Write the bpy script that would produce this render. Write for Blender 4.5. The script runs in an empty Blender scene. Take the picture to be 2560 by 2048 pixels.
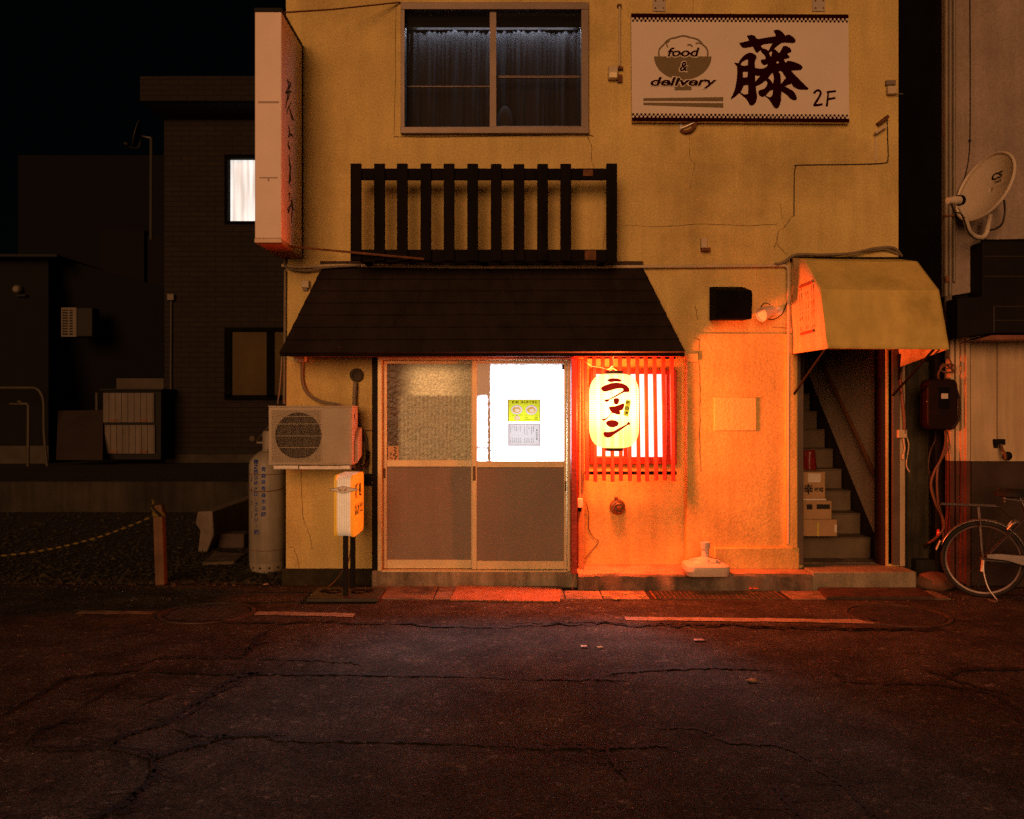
import bpy, bmesh, math, random
from mathutils import Vector, Matrix, geometry
from math import radians, sin, cos, pi, sqrt
random.seed(7)
S = bpy.context.scene
S.render.engine = 'CYCLES'
C = S.collection

# ------------------------------------------------------------------ camera, sky, sun, exposure
F = 2250.0                      # focal length in pixels of the 2560 wide photograph
EYE = 1.5
cam = bpy.data.objects.new("camera", bpy.data.cameras.new("camera"))
C.objects.link(cam)
cam.location = (0, 0, EYE)
cam.rotation_euler = (radians(90), 0, 0)
cam.data.sensor_width = 36.0
cam.data.lens = 36.0 * F / 2560.0
cam.data.clip_end = 500
S.camera = cam

SUN_EL, SUN_AZ = radians(12.5), radians(11)     # street light: low, from behind the camera, a little to the left
w = bpy.data.worlds.new("World"); S.world = w; w.use_nodes = True
nt = w.node_tree
bg = nt.nodes["Background"]
sky = nt.nodes.new("ShaderNodeTexSky"); sky.sky_type = 'NISHITA'; sky.sun_disc = False
sky.sun_elevation = SUN_EL; sky.sun_rotation = pi + SUN_AZ
nt.links.new(sky.outputs[0], bg.inputs[0]); bg.inputs[1].default_value = 0.0002

sun = bpy.data.objects.new("street_glow_sun", bpy.data.lights.new("street_glow_sun", 'SUN'))
C.objects.link(sun)
sun.data.energy = 1.62; sun.data.angle = radians(30.0); sun.data.color = (1.0, 0.45, 0.185)
sdir = Vector((sin(SUN_AZ) * cos(SUN_EL), cos(SUN_AZ) * cos(SUN_EL), -sin(SUN_EL)))
sun.rotation_euler = sdir.to_track_quat('-Z', 'Y').to_euler()

S.cycles.use_denoising = False; S.cycles.use_adaptive_sampling = False
S.view_settings.view_transform = 'Standard'; S.view_settings.look = 'None'
S.view_settings.exposure = 0.0; S.view_settings.gamma = 1.0

# ------------------------------------------------------------------ measuring helpers (pixel of the photograph at a known depth -> metres)
def X(px, Y): return (px - 1280.0) * Y / F
def Z(py, Y): return EYE - (py - 1024.0) * Y / F
def P(px, py, Y): return Vector((X(px, Y), Y, Z(py, Y)))
def G(px, py, z=0.0):
    Y = (EYE - z) * F / (py - 1024.0)
    return Vector((X(px, Y), Y, z))
def onX(px, py, x):             # point on the plane X = x
    Y = x * F / (px - 1280.0)
    return Vector((x, Y, Z(py, Y)))

# ------------------------------------------------------------------ materials
MATS = {}
def mat(name, col, rough=0.75, var=0.12, scale=6.0, bump=0.0, bscale=90.0, metal=0.0, spec=0.3, fine=0.10, fscale=120.0, streak=0.0, emit=None, estr=0.0, stain=None):
    if name in MATS: return MATS[name]
    m = bpy.data.materials.new(name); m.use_nodes = True; MATS[name] = m
    t = m.node_tree; N = t.nodes; L = t.links
    b = N["Principled BSDF"]
    b.inputs["Roughness"].default_value = rough
    b.inputs["Metallic"].default_value = metal
    b.inputs["Specular IOR Level"].default_value = spec
    tc = N.new("ShaderNodeTexCoord")
    def noise(sc, det=4.0, vec=None, rg=0.55):
        n = N.new("ShaderNodeTexNoise"); n.inputs["Scale"].default_value = sc
        n.inputs["Detail"].default_value = det; n.inputs["Roughness"].default_value = rg
        L.new(vec if vec is not None else tc.outputs["Object"], n.inputs["Vector"]); return n.outputs["Fac"]
    def ramp(fac, lo, hi, a, c):
        r = N.new("ShaderNodeMapRange"); r.inputs[1].default_value = lo; r.inputs[2].default_value = hi
        r.inputs[3].default_value = a; r.inputs[4].default_value = c; L.new(fac, r.inputs[0]); return r.outputs[0]
    def mul(a, c):
        q = N.new("ShaderNodeMath"); q.operation = 'MULTIPLY'; L.new(a, q.inputs[0])
        if isinstance(c, (int, float)): q.inputs[1].default_value = c
        else: L.new(c, q.inputs[1])
        return q.outputs[0]
    f = ramp(noise(scale), 0.28, 0.72, 1 - var, 1 + var)
    if fine: f = mul(f, ramp(noise(fscale, 2.0), 0.3, 0.7, 1 - fine, 1 + fine))
    if streak:
        mp = N.new("ShaderNodeMapping"); mp.inputs["Scale"].default_value = (7, 7, 0.55)
        L.new(tc.outputs["Object"], mp.inputs[0])
        f = mul(f, ramp(noise(1.3, 5.0, mp.outputs[0], 0.65), 0.38, 0.62, 1 - streak, 1 + 0.25 * streak))
    vm = N.new("ShaderNodeVectorMath"); vm.operation = 'SCALE'
    rgb = N.new("ShaderNodeRGB"); rgb.outputs[0].default_value = (*col, 1)
    base = rgb.outputs[0]
    if stain:
        mx = N.new("ShaderNodeMix"); mx.data_type = 'RGBA'
        mx.inputs["A"].default_value = (*col, 1); mx.inputs["B"].default_value = (*stain, 1)
        L.new(ramp(noise(scale * 0.33, 7.0, None, 0.7), 0.5, 0.68, 0.0, 1.0), mx.inputs["Factor"])
        base = mx.outputs["Result"]
    L.new(base, vm.inputs[0]); L.new(f, vm.inputs["Scale"])
    L.new(vm.outputs[0], b.inputs["Base Color"])
    if bump:
        bp = N.new("ShaderNodeBump"); bp.inputs["Strength"].default_value = bump; bp.inputs["Distance"].default_value = 0.01
        L.new(noise(bscale, 5.0), bp.inputs["Height"]); L.new(bp.outputs[0], b.inputs["Normal"])
    if emit is not None:
        b.inputs["Emission Color"].default_value = (*emit, 1); b.inputs["Emission Strength"].default_value = estr
    return m

def brick_mat(name, c1, c2, mortar, scale, bw=0.5, rh=0.25, ms=0.02):
    m = mat(name, c1, 0.85, 0.2, 1.2)
    t = m.node_tree; N = t.nodes; L = t.links; b = N["Principled BSDF"]
    tc = N.new("ShaderNodeTexCoord"); mp = N.new("ShaderNodeMapping"); mp.inputs["Rotation"].default_value = (radians(90), 0, 0)
    L.new(tc.outputs["Object"], mp.inputs[0])
    br = N.new("ShaderNodeTexBrick"); br.inputs["Color1"].default_value = (*c1, 1); br.inputs["Color2"].default_value = (*c2, 1)
    br.inputs["Mortar"].default_value = (*mortar, 1); br.inputs["Scale"].default_value = scale
    br.inputs["Mortar Size"].default_value = ms; br.inputs["Brick Width"].default_value = bw; br.inputs["Row Height"].default_value = rh
    sx = N.new("ShaderNodeSeparateXYZ"); cx = N.new("ShaderNodeCombineXYZ")
    L.new(tc.outputs["Object"], sx.inputs[0]); L.new(sx.outputs[0], cx.inputs[0]); L.new(sx.outputs[2], cx.inputs[1])
    L.new(cx.outputs[0], br.inputs["Vector"])
    old = b.inputs["Base Color"].links[0].from_node
    L.new(br.outputs["Color"], old.inputs[0])
    return m

def emit_mat(name, col, strength):
    m = bpy.data.materials.new(name); m.use_nodes = True; MATS[name] = m
    t = m.node_tree; t.nodes.clear()
    e = t.nodes.new("ShaderNodeEmission"); e.inputs[0].default_value = (*col, 1); e.inputs[1].default_value = strength
    o = t.nodes.new("ShaderNodeOutputMaterial"); t.links.new(e.outputs[0], o.inputs[0]); return m

WALL = mat("ochre_stucco", (0.63, 0.48, 0.18), 0.9, 0.13, 2.2, 0.55, 55, fine=0.18, fscale=70, streak=0.09, spec=0.15, stain=(0.43, 0.31, 0.115))
WALL_LOW = mat("rough_ochre_stucco", (0.62, 0.45, 0.15), 0.9, 0.14, 2.5, 0.45, 42, fine=0.14, fscale=60, streak=0.12, spec=0.2, stain=(0.50, 0.35, 0.11))
FOUND = mat("mossy_foundation", (0.028, 0.025, 0.013), 0.95, 0.5, 7, 0.8, 40, fine=0.3)
CONC = mat("old_concrete", (0.30, 0.26, 0.19), 0.9, 0.3, 5, 0.5, 60, fine=0.2, streak=0.4, stain=(0.13, 0.11, 0.08))
CONC_D = mat("dark_wet_concrete", (0.21, 0.155, 0.115), 0.75, 0.4, 5, 0.5, 60, fine=0.2, streak=0.35, spec=0.4, stain=(0.06, 0.055, 0.04))
CONC_L = mat("lot_concrete", (0.030, 0.025, 0.019), 0.95, 0.6, 1.3, 0.5, 40, fine=0.3, streak=0.3, stain=(.022, .018, .014))
ROOF = mat("dark_roofing", (0.016, 0.0095, 0.0075), 0.7, 0.35, 3, 0.3, 50, streak=0.3, spec=0.25)
DWOOD = mat("black_stained_wood", (0.0065, 0.0035, 0.0025), 0.75, 0.4, 5, 0.3, 40, streak=0.5, spec=0.1)
RWOOD = mat("red_stained_wood", (0.32, 0.030, 0.012), 0.42, 0.3, 8, 0.3, 40, streak=0.35, spec=0.4)
PWOOD = mat("pale_pine", (0.50, 0.30, 0.12), 0.6, 0.2, 6, 0.2, 60, streak=0.35)
ALU_G = mat("gold_aluminium", (0.56, 0.48, 0.28), 0.42, 0.1, 6, metal=0.25, spec=0.45, fine=0.08)
ALU_B = mat("bronze_aluminium", (0.125, 0.092, 0.07), 0.42, 0.15, 6, metal=0.35, spec=0.45)
PANEL = mat("grey_door_panel", (0.225, 0.20, 0.17), 0.65, 0.10, 1.5, fine=0.12, fscale=200, spec=0.25, streak=.06, stain=(.185, .165, .14))
BLACK = mat("black_paint", (0.006, 0.005, 0.0045), 0.6, 0.3, 10, spec=0.15)
WHITEPL = mat("aged_white_plastic", (0.62, 0.55, 0.45), 0.5, 0.08, 6, spec=0.35, fine=0.06)
CREAM = mat("cream_ac_paint", (0.42, 0.36, 0.27), 0.5, 0.08, 5, spec=0.4, fine=0.05, stain=(0.36, 0.29, 0.2))
ASPH = None
STEEL = mat("dull_steel", (0.34, 0.31, 0.28), 0.42, 0.2, 9, metal=0.8, spec=0.5)
CHROME = mat("bike_chrome", (0.12, 0.105, 0.105), 0.36, 0.15, 9, metal=0.9, spec=0.5)
RUBBER = mat("black_rubber", (0.014, 0.013, 0.012), 0.7, 0.2, 20, spec=0.3)
PVC = mat("cream_pvc_pipe", (0.52, 0.42, 0.26), 0.5, 0.12, 5, spec=0.35)
PVC_D = mat("grey_pvc_pipe", (0.20, 0.16, 0.11), 0.55, 0.2, 5, spec=0.35)
CABLE_B = mat("black_cable", (0.015, 0.013, 0.012), 0.5, 0.2, 9)
CABLE_R = mat("red_brown_cable", (0.13, 0.06, 0.035), 0.5, 0.2, 9)
SIGNW = mat("sign_white", (0.68, 0.60, 0.52), 0.55, 0.05, 2, spec=0.3, fine=0.08, fscale=180)
SIGNR = mat("sign_dark_red", (0.020, 0.0014, 0.0018), 0.95, 0.1, 4, spec=0.0)
SIGNB = mat("sign_olive_brown", (0.17, 0.125, 0.06), 0.6, 0.06, 4, spec=0.25)
SIGNP = mat("projecting_sign_acrylic", (0.76, 0.60, 0.52), 0.45, 0.06, 3, spec=0.35, fine=0.05, stain=(0.70, 0.54, 0.45))
INK = mat("black_ink", (0.008, 0.005, 0.004), 0.6, 0.1, 8)
RUST = mat("rusty_steel", (0.15, 0.06, 0.025), 0.8, 0.45, 12, 0.3, 60)
CYL = mat("grey_cylinder_paint", (0.28, 0.25, 0.20), 0.5, 0.14, 4, spec=0.4, fine=0.08, streak=0.25, stain=(0.20, 0.16, 0.11))
BLUE = mat("blue_stencil", (0.008, 0.04, 0.24), 0.6, 0.2, 20)
CARD = mat("cardboard", (0.34, 0.22, 0.11), 0.85, 0.1, 5)
GREYWALL = mat("pinkish_grey_stucco", (0.31, 0.245, 0.20), 0.92, 0.14, 2.5, 0.5, 60, fine=0.16, fscale=80, streak=0.14, stain=(0.27, 0.21, 0.165))
TILEWALL = mat("neighbour_cream_wall", (0.56, 0.41, 0.25), 0.8, 0.12, 3, 0.2, 60, fine=0.1, streak=0.2)
DADO = mat("dark_brown_dado", (0.05, 0.03, 0.024), 0.8, 0.3, 4, 0.3, 60)
AWN = mat("yellow_awning_canvas", (0.68, 0.50, 0.15), 0.8, 0.10, 4, 0.15, 200, spec=0.2, fine=0.1, fscale=260, streak=0.10, stain=(0.46, 0.32, 0.085))
AWNS = mat("pale_awning_canvas", (0.62, 0.46, 0.24), 0.8, 0.10, 4, 0.15, 200, spec=0.2, fine=0.1, streak=0.15, stain=(0.52, 0.34, 0.15))
FADED = mat("faded_red_print", (0.30, 0.07, 0.03), 0.8, 0.4, 30)

# ------------------------------------------------------------------ mesh builder
class MB:
    def __init__(s): s.v = []; s.f = []
    def add(s, vs, fs):
        o = len(s.v); s.v += [Vector(v) for v in vs]; s.f += [tuple(i + o for i in f) for f in fs]; return s
    def box(s, x0, x1, y0, y1, z0, z1, M=None):
        vs = [Vector((x, y, z)) for x in (x0, x1) for y in (y0, y1) for z in (z0, z1)]
        if M is not None: vs = [M @ v for v in vs]
        return s.add(vs, [(0, 1, 3, 2), (4, 6, 7, 5), (0, 4, 5, 1), (2, 3, 7, 6), (0, 2, 6, 4), (1, 5, 7, 3)])
    def pb(s, px0, px1, py0, py1, Yf, Yb):          # box whose front face covers those pixels at depth Yf
        return s.box(X(px0, Yf), X(px1, Yf), Yf, Yb, Z(py1, Yf), Z(py0, Yf))
    def beam(s, a, b, wx, wy, up=Vector((0, 0, 1))):
        a, b = Vector(a), Vector(b); d = (b - a).normalized()
        if abs(d.dot(up)) > 0.98: up = Vector((0, 1, 0))
        u = d.cross(up).normalized() * wx / 2; v = u.normalized().cross(d).normalized() * wy / 2
        vs = [p + su * u + sv * v for p in (a, b) for su, sv in ((-1, -1), (1, -1), (1, 1), (-1, 1))]
        return s.add(vs, [(3, 2, 1, 0), (4, 5, 6, 7), (0, 1, 5, 4), (1, 2, 6, 5), (2, 3, 7, 6), (3, 0, 4, 7)])
    def tube(s, pts, r, n=8, cap=True, closed=False):
        pts = [Vector(p) for p in pts]; m = len(pts); rings = []
        rr = r if isinstance(r, (list, tuple)) else [r] * m
        ref = None
        for i, p in enumerate(pts):
            if closed: d = pts[(i + 1) % m] - pts[i - 1]
            else: d = pts[min(i + 1, m - 1)] - pts[max(i - 1, 0)]
            d.normalize()
            if ref is None: ref = Vector((0, 0, 1)) if abs(d.z) < 0.9 else Vector((0, 1, 0))
            u = d.cross(ref)
            if u.length < 1e-4: ref = Vector((1, 0, 0)); u = d.cross(ref)
            u.normalize(); v = d.cross(u).normalized(); ref = u.cross(d).normalized()
            rings.append([p + rr[i] * (cos(2 * pi * k / n) * u + sin(2 * pi * k / n) * v) for k in range(n)])
        vs = [q for g in rings for q in g]; fs = []
        for i in range(m if closed else m - 1):
            j = (i + 1) % m
            for k in range(n): fs.append((i * n + k, i * n + (k + 1) % n, j * n + (k + 1) % n, j * n + k))
        if cap and not closed: fs.append(tuple(range(n - 1, -1, -1))); fs.append(tuple((m - 1) * n + k for k in range(n)))
        return s.add(vs, fs)
    def lathe(s, prof, c, axis='Z', n=24, M=None, cap=True):       # prof: (radius, height)
        c = Vector(c); vs = []; fs = []
        for r, h in prof:
            for k in range(n):
                a = 2 * pi * k / n; q = Vector((r * cos(a), r * sin(a), h))
                if axis == 'Y': q = Vector((q.x, -q.z, q.y))       # height runs towards the street
                if axis == 'X': q = Vector((q.z, q.x, q.y))
                if M is not None: q = M @ q
                vs.append(c + q)
        for i in range(len(prof) - 1):
            for k in range(n): fs.append((i * n + k, i * n + (k + 1) % n, (i + 1) * n + (k + 1) % n, (i + 1) * n + k))
        if cap: fs.append(tuple(range(n - 1, -1, -1))); fs.append(tuple((len(prof) - 1) * n + k for k in range(n)))
        return s.add(vs, fs)
    def prism(s, pts, d):           # polygon (3D points) pushed along d
        n = len(pts); pts = [Vector(p) for p in pts]; d = Vector(d)
        nor = geometry.normal(pts) if n <= 4 else sum(((pts[i] - pts[0]).cross(pts[(i + 1) % n] - pts[0]) for i in range(1, n)), Vector())
        if nor.dot(d) > 0: pts = pts[::-1]
        return s.add(pts + [p + d for p in pts], [tuple(range(n)), tuple(range(2 * n - 1, n - 1, -1))] + [(i, i + n, (i + 1) % n + n, (i + 1) % n) for i in range(n)])
    def sheet(s, rows):
        h = len(rows); q = len(rows[0])
        return s.add([p for r in rows for p in r], [(i * q + j, i * q + j + 1, (i + 1) * q + j + 1, (i + 1) * q + j) for i in range(h - 1) for j in range(q - 1)])
    def sphere(s, c, r, n=12, sc=(1, 1, 1)):
        prof = [(max(r * sin(pi * i / n), 1e-4), -r * cos(pi * i / n)) for i in range(n + 1)]
        return s.lathe(prof, c, n=n + 4, M=Matrix.Diagonal((*sc,)).to_3x3())
ROOT = {}
def finish(me, m, smooth=40):
    if m is not None: me.materials.append(m)
    if smooth:
        for p in me.polygons: p.use_smooth = True
        me.set_sharp_from_angle(angle=radians(smooth))
def mesh_obj(name, mb, m, parent=None, bevel=0.0, smooth=40, fix=True):
    root = ROOT.get(parent.name, Vector()) if parent else Vector()
    me = bpy.data.meshes.new(name)
    me.from_pydata([v - root for v in mb.v], [], mb.f); me.validate(); me.update()
    if fix:
        bm = bmesh.new(); bm.from_mesh(me); bmesh.ops.recalc_face_normals(bm, faces=bm.faces); bm.to_mesh(me); bm.free()
    finish(me, m, smooth)
    o = bpy.data.objects.new(name, me); C.objects.link(o)
    if parent: o.parent = parent; ROOT[o.name] = root
    if bevel:
        b = o.modifiers.new("bevel", 'BEVEL'); b.width = bevel; b.segments = 2; b.limit_method = 'ANGLE'; b.angle_limit = radians(40)
    return o
part = mesh_obj
def struct(name, mb, m, **k):
    o = mesh_obj(name, mb, m, **k); o['kind'] = 'structure'; return o
def thing(name, label, cat, loc, group=None):
    o = bpy.data.objects.new(name, None); C.objects.link(o); o.empty_display_size = 0.1
    o.location = loc; ROOT[o.name] = Vector(loc); o['label'] = label; o['category'] = cat
    if group: o['group'] = group
    return o
def group_part(name, parent, label=None):                           # an empty part that holds sub-parts
    o = bpy.data.objects.new(name, None); C.objects.link(o); o.parent = parent; ROOT[o.name] = ROOT[parent.name]
    if label: o['label'] = label
    return o
def single(name, label, cat, mb, m, group=None, **k):               # a thing that is one mesh
    c = sum(mb.v, Vector()) / len(mb.v); c.z = min(v.z for v in mb.v)
    me_mb = MB(); me_mb.v = [v - c for v in mb.v]; me_mb.f = mb.f
    o = mesh_obj(name, me_mb, m, **k); o.location = c; o['label'] = label; o['category'] = cat
    if group: o['group'] = group
    return o

def wall_holes(mb, x0, x1, z0, z1, yf, yb, holes):
    xs = sorted(set([x0, x1] + [v for h in holes for v in h[:2] if x0 < v < x1]))
    zs = sorted(set([z0, z1] + [v for h in holes for v in h[2:] if z0 < v < z1]))
    def solid(i, j):
        if not (0 <= i < len(xs) - 1 and 0 <= j < len(zs) - 1): return False
        cx, cz = (xs[i] + xs[i + 1]) / 2, (zs[j] + zs[j + 1]) / 2
        return not any(h[0] < cx < h[1] and h[2] < cz < h[3] for h in holes)
    for i in range(len(xs) - 1):
        for j in range(len(zs) - 1):
            if not solid(i, j): continue
            a, b, c, d = xs[i], xs[i + 1], zs[j], zs[j + 1]
            mb.add([(a, yf, c), (b, yf, c), (b, yf, d), (a, yf, d)], [(0, 1, 2, 3)])
            mb.add([(a, yb, c), (b, yb, c), (b, yb, d), (a, yb, d)], [(3, 2, 1, 0)])
            if not solid(i - 1, j): mb.add([(a, yf, c), (a, yf, d), (a, yb, d), (a, yb, c)], [(0, 1, 2, 3)])
            if not solid(i + 1, j): mb.add([(b, yf, c), (b, yb, c), (b, yb, d), (b, yf, d)], [(0, 1, 2, 3)])
            if not solid(i, j - 1): mb.add([(a, yf, c), (a, yb, c), (b, yb, c), (b, yf, c)], [(0, 1, 2, 3)])
            if not solid(i, j + 1): mb.add([(a, yf, d), (b, yf, d), (b, yb, d), (a, yb, d)], [(0, 1, 2, 3)])
    return mb

def catmull(pts, k=6):
    pts = [Vector(p) for p in pts]; out = []
    for i in range(len(pts) - 1):
        p0, p1, p2, p3 = pts[max(i - 1, 0)], pts[i], pts[i + 1], pts[min(i + 2, len(pts) - 1)]
        for j in range(k):
            t = j / k
            out.append(0.5 * (2 * p1 + (p2 - p0) * t + (2 * p0 - 5 * p1 + 4 * p2 - p3) * t * t + (3 * p1 - p0 - 3 * p2 + p3) * t ** 3))
    out.append(pts[-1]); return out

def ribbon(mb, pts, wid, fn):       # 2D stroke of varying width, mapped to the surface by fn
    pts = [Vector((p[0], p[1])) for p in pts]
    n = len(pts); ws = wid if isinstance(wid, list) else [wid] * n
    L = []
    for i, p in enumerate(pts):
        d = (pts[min(i + 1, n - 1)] - pts[max(i - 1, 0)]); d = d.normalized() if d.length else Vector((1, 0))
        q = Vector((-d.y, d.x)) * ws[i] / 2; L.append((p + q, p - q))
    vs = [fn(a.x, a.y) for pr in L for a in pr]
    mb.add(vs, [(2 * i, 2 * i + 1, 2 * i + 3, 2 * i + 2) for i in range(n - 1)]); return mb

def flat_poly(mb, outer, holes, fn, cutx=None, cutz=None):          # filled outline with holes, mapped by fn
    loops = [[Vector((p[0], p[1], 0)) for p in l] for l in [outer] + list(holes)]
    tri = geometry.tessellate_polygon(loops); fl = [p for l in loops for p in l]
    bm = bmesh.new(); bv = [bm.verts.new(p) for p in fl]
    for t in tri:
        try: bm.faces.new([bv[i] for i in t])
        except ValueError: pass
    for c in cutx or []: bmesh.ops.bisect_plane(bm, geom=bm.verts[:] + bm.edges[:] + bm.faces[:], plane_co=(c, 0, 0), plane_no=(1, 0, 0))
    for c in cutz or []: bmesh.ops.bisect_plane(bm, geom=bm.verts[:] + bm.edges[:] + bm.faces[:], plane_co=(0, c, 0), plane_no=(0, 1, 0))
    bm.verts.index_update()
    mb.add([fn(v.co.x, v.co.y) for v in bm.verts], [[v.index for v in f.verts] for f in bm.faces]); bm.free(); return mb

def text_into(mb, txt, rect, fn, bold=0.0, shear=0.0, rot=0, keep=False):   # lettering fitted into a rectangle (x0,x1,ytop,ybottom) of the mapped plane
    cu = bpy.data.curves.new("lettering", 'FONT'); cu.body = txt; cu.size = 1; cu.offset = bold; cu.shear = shear; cu.resolution_u = 3
    o = bpy.data.objects.new("lettering_tmp", cu); C.objects.link(o)
    bpy.context.view_layer.update()
    me = bpy.data.meshes.new_from_object(o.evaluated_get(bpy.context.evaluated_depsgraph_get()))
    vs = [v.co.copy() for v in me.vertices]; fs = [tuple(p.vertices) for p in me.polygons]
    bpy.data.objects.remove(o); bpy.data.curves.remove(cu); bpy.data.meshes.remove(me)
    if not vs: return mb
    if rot: vs = [Vector((v.y, -v.x, 0)) for v in vs]
    x0, x1 = min(v.x for v in vs), max(v.x for v in vs); y0, y1 = min(v.y for v in vs), max(v.y for v in vs)
    X0, X1, T, B = rect
    if keep:
        k = min((X1 - X0) / max(x1 - x0, 1e-6), (B - T) / max(y1 - y0, 1e-6)); mx, my = (X0 + X1) / 2, (T + B) / 2
        f2 = lambda v: fn(mx + (v.x - (x0 + x1) / 2) * k, my - (v.y - (y0 + y1) / 2) * k)
    else: f2 = lambda v: fn(X0 + (v.x - x0) / (x1 - x0) * (X1 - X0), B - (v.y - y0) / (y1 - y0) * (B - T))
    return mb.add([f2(v) for v in vs], fs)

def jag(pts, amp, k=5):
    out = []
    for (a, b), (c, d) in zip(pts, pts[1:]):
        for i in range(k): t = i / k; out.append((a + (c - a) * t + random.uniform(-amp, amp), b + (d - b) * t + random.uniform(-amp, amp)))
    out.append(pts[-1]); return out

exec_parts = []
# ================================================================== THE GROUND
def asphalt(name, base, dark):
    m = mat(name, base, 0.92, 0.34, 0.9, 1.0, 190, fine=0.5, fscale=150, spec=0.05, stain=dark)
    t = m.node_tree; N = t.nodes; L = t.links; b = N["Principled BSDF"]; src = b.inputs["Base Color"].links[0].from_socket
    tc = N.new("ShaderNodeTexCoord")
    def vor(sc, lo, hi, a, c):          # stones of the wearing course, each its own tone
        v = N.new("ShaderNodeTexVoronoi"); v.inputs["Scale"].default_value = sc; L.new(tc.outputs["Object"], v.inputs["Vector"])
        sp = N.new("ShaderNodeSeparateColor"); L.new(v.outputs["Color"], sp.inputs[0])
        r_ = N.new("ShaderNodeMapRange"); L.new(sp.outputs[0], r_.inputs[0])
        for k, q in ((1, lo), (2, hi), (3, a), (4, c)): r_.inputs[k].default_value = q
        return r_.outputs[0]
    def mulv(c, f):
        q = N.new("ShaderNodeVectorMath"); q.operation = 'SCALE'; L.new(c, q.inputs[0]); L.new(f, q.inputs["Scale"]); return q.outputs[0]
    c = mulv(src, vor(95, 0, 1, .58, 1.36)); c = mulv(c, vor(38, .95, 1.0, 1.0, 2.2))
    n = N.new("ShaderNodeTexNoise"); n.inputs["Scale"].default_value = 3.2; n.inputs["Detail"].default_value = 6; n.inputs["Roughness"].default_value = .7; L.new(tc.outputs["Object"], n.inputs[0])
    r_ = N.new("ShaderNodeMapRange"); L.new(n.outputs[0], r_.inputs[0])
    for k, q in ((1, .35), (2, .65), (3, .62), (4, 1.3)): r_.inputs[k].default_value = q
    c = mulv(c, r_.outputs[0]); L.new(c, b.inputs["Base Color"])
    return m
struct('ground', MB().box(-90, 90, -40, 120, -0.4, 0.0), mat("bare_earth", (0.025, 0.02, 0.014), 0.95, 0.4, 2, 0.6, 30, fine=0.4))
ROADM = asphalt("asphalt", (0.064, 0.058, 0.051), (0.046, 0.041, 0.036))
def rsheet(pts, z=0.004, sub=1):
    return MB().prism([Vector((p[0], p[1], z)) for p in pts], (0, 0, -0.003))
struct('road', rsheet([(-60, -12), (60, -12), (60, 7.28), (3.5, 7.28), (3.5, 7.07), (-1.15, 7.10), (-1.3, 7.55), (-4.2, 7.70), (-60, 7.75)]), ROADM)
PATCHM = asphalt("old_asphalt_patch", (0.053, 0.048, 0.039), (0.039, 0.035, 0.028))
c6 = lambda x, y: (1280 + x / 1.684, 1400 + y / 1.684)
c5 = lambda x, y: (x / 1.684, 1400 + y / 1.684)
pp = [G(*c6(*p)) for p in jag([(505, 526), (900, 527), (1400, 530), (2300, 548)], 2.5)] + [Vector((4.6, 1.0, 0)), Vector((0.33, 1.0, 0))] + [G(*c6(*p)) for p in jag([(640, 1080), (600, 800), (545, 650), (505, 526)], 3)[:-1]]
struct('road_patch', rsheet([(p.x, p.y) for p in pp], 0.008), PATCHM)
# gutter covers of old concrete slabs along the shop front
gm = MB()
xs_ = [-1.13, -0.62, -0.1, 0.42, 0.72, 1.09, 2.2, 2.55, 3.0, 3.46]
for a, b in zip(xs_, xs_[1:]):
    if abs(a - 1.09) < .01: continue
    gm.box(a + 0.004, b - 0.004, 7.075, 7.40 if a > 0.3 else 7.58, -0.05, 0.010 + random.uniform(0, .004))
struct('gutter_covers', gm, CONC_D, bevel=0.006)
struct('gutter_bed', MB().box(-1.12, 3.46, 7.06, 7.42, -0.02, 0.002), mat("gutter_dirt", (0.02, 0.014, 0.01), 0.95, 0.4, 6))
PAINT = mat("worn_road_paint", (0.27, 0.235, 0.19), 0.8, 0.35, 14, fine=0.3, fscale=90, stain=(0.17, 0.14, 0.12))
def line(pts, wid):
    mb = MB(); q = jag(pts, 0.0, 14)
    L = [G(a, b) for a, b in q]
    top = [p + Vector((0, wid / 2 + random.uniform(-.012, .008), 0.009)) for p in L]; bot = [p + Vector((0, -wid / 2 + random.uniform(-.006, .012), 0.009)) for p in L]
    mb.sheet([bot, top]); return mb
PAINT_D = mat("nearly_worn_off_paint", (0.17, 0.145, 0.115), 0.85, 0.5, 10, fine=0.35, stain=(0.08, 0.07, 0.06))
struct('road_marking', line([(1563, 1549), (1800, 1551.5), (2194, 1557)], 0.115), PAINT)
struct('road_marking', line([(639, 1536), (760, 1538), (886, 1541)], 0.12), PAINT)
struct('road_marking', line([(196, 1534), (385, 1535)], 0.115), PAINT_D)
# cracks in the asphalt
CRACK = mat("crack_dark", (0.004, 0.003, 0.0025), 0.95, 0.2, 9)
cr = MB()
def crack(pts, wpx, cf, amp=2.2, main=True):
    q = jag(jag(pts, amp * 1.5, 5), amp * .8, 3); q = [cf(*p) for p in q]
    n = len(q); ws = []
    for i in range(n): ws.append((0.35 + 0.65 * min(1, min(i, n - 1 - i) / 8)) * wpx * 1.7 * random.choice((.35, .6, .8, 1.0, 1.0, 1.5)))
    ribbon(cr, q, ws, lambda x, y: G(x, y) + Vector((0, 0, 0.0125)))
    if main:                            # hairline branches that leave the main crack
        for _ in range(int(n / 14)):
            i = random.randrange(n); x, y = q[i]; k = 1 + (y - 1500) / 300
            br = [(x, y)]; dx, dy = random.choice((-1, 1)) * random.uniform(6, 16) * k, random.uniform(-3, 4) * k
            for j in range(1, 5): br.append((x + dx * j + random.uniform(-3, 3), y + dy * j + random.uniform(-2, 2)))
            ribbon(cr, br, [wpx * w_ for w_ in (.5, .35, .3, .25, .12)], lambda x, y: G(x, y) + Vector((0, 0, 0.0122)))
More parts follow.
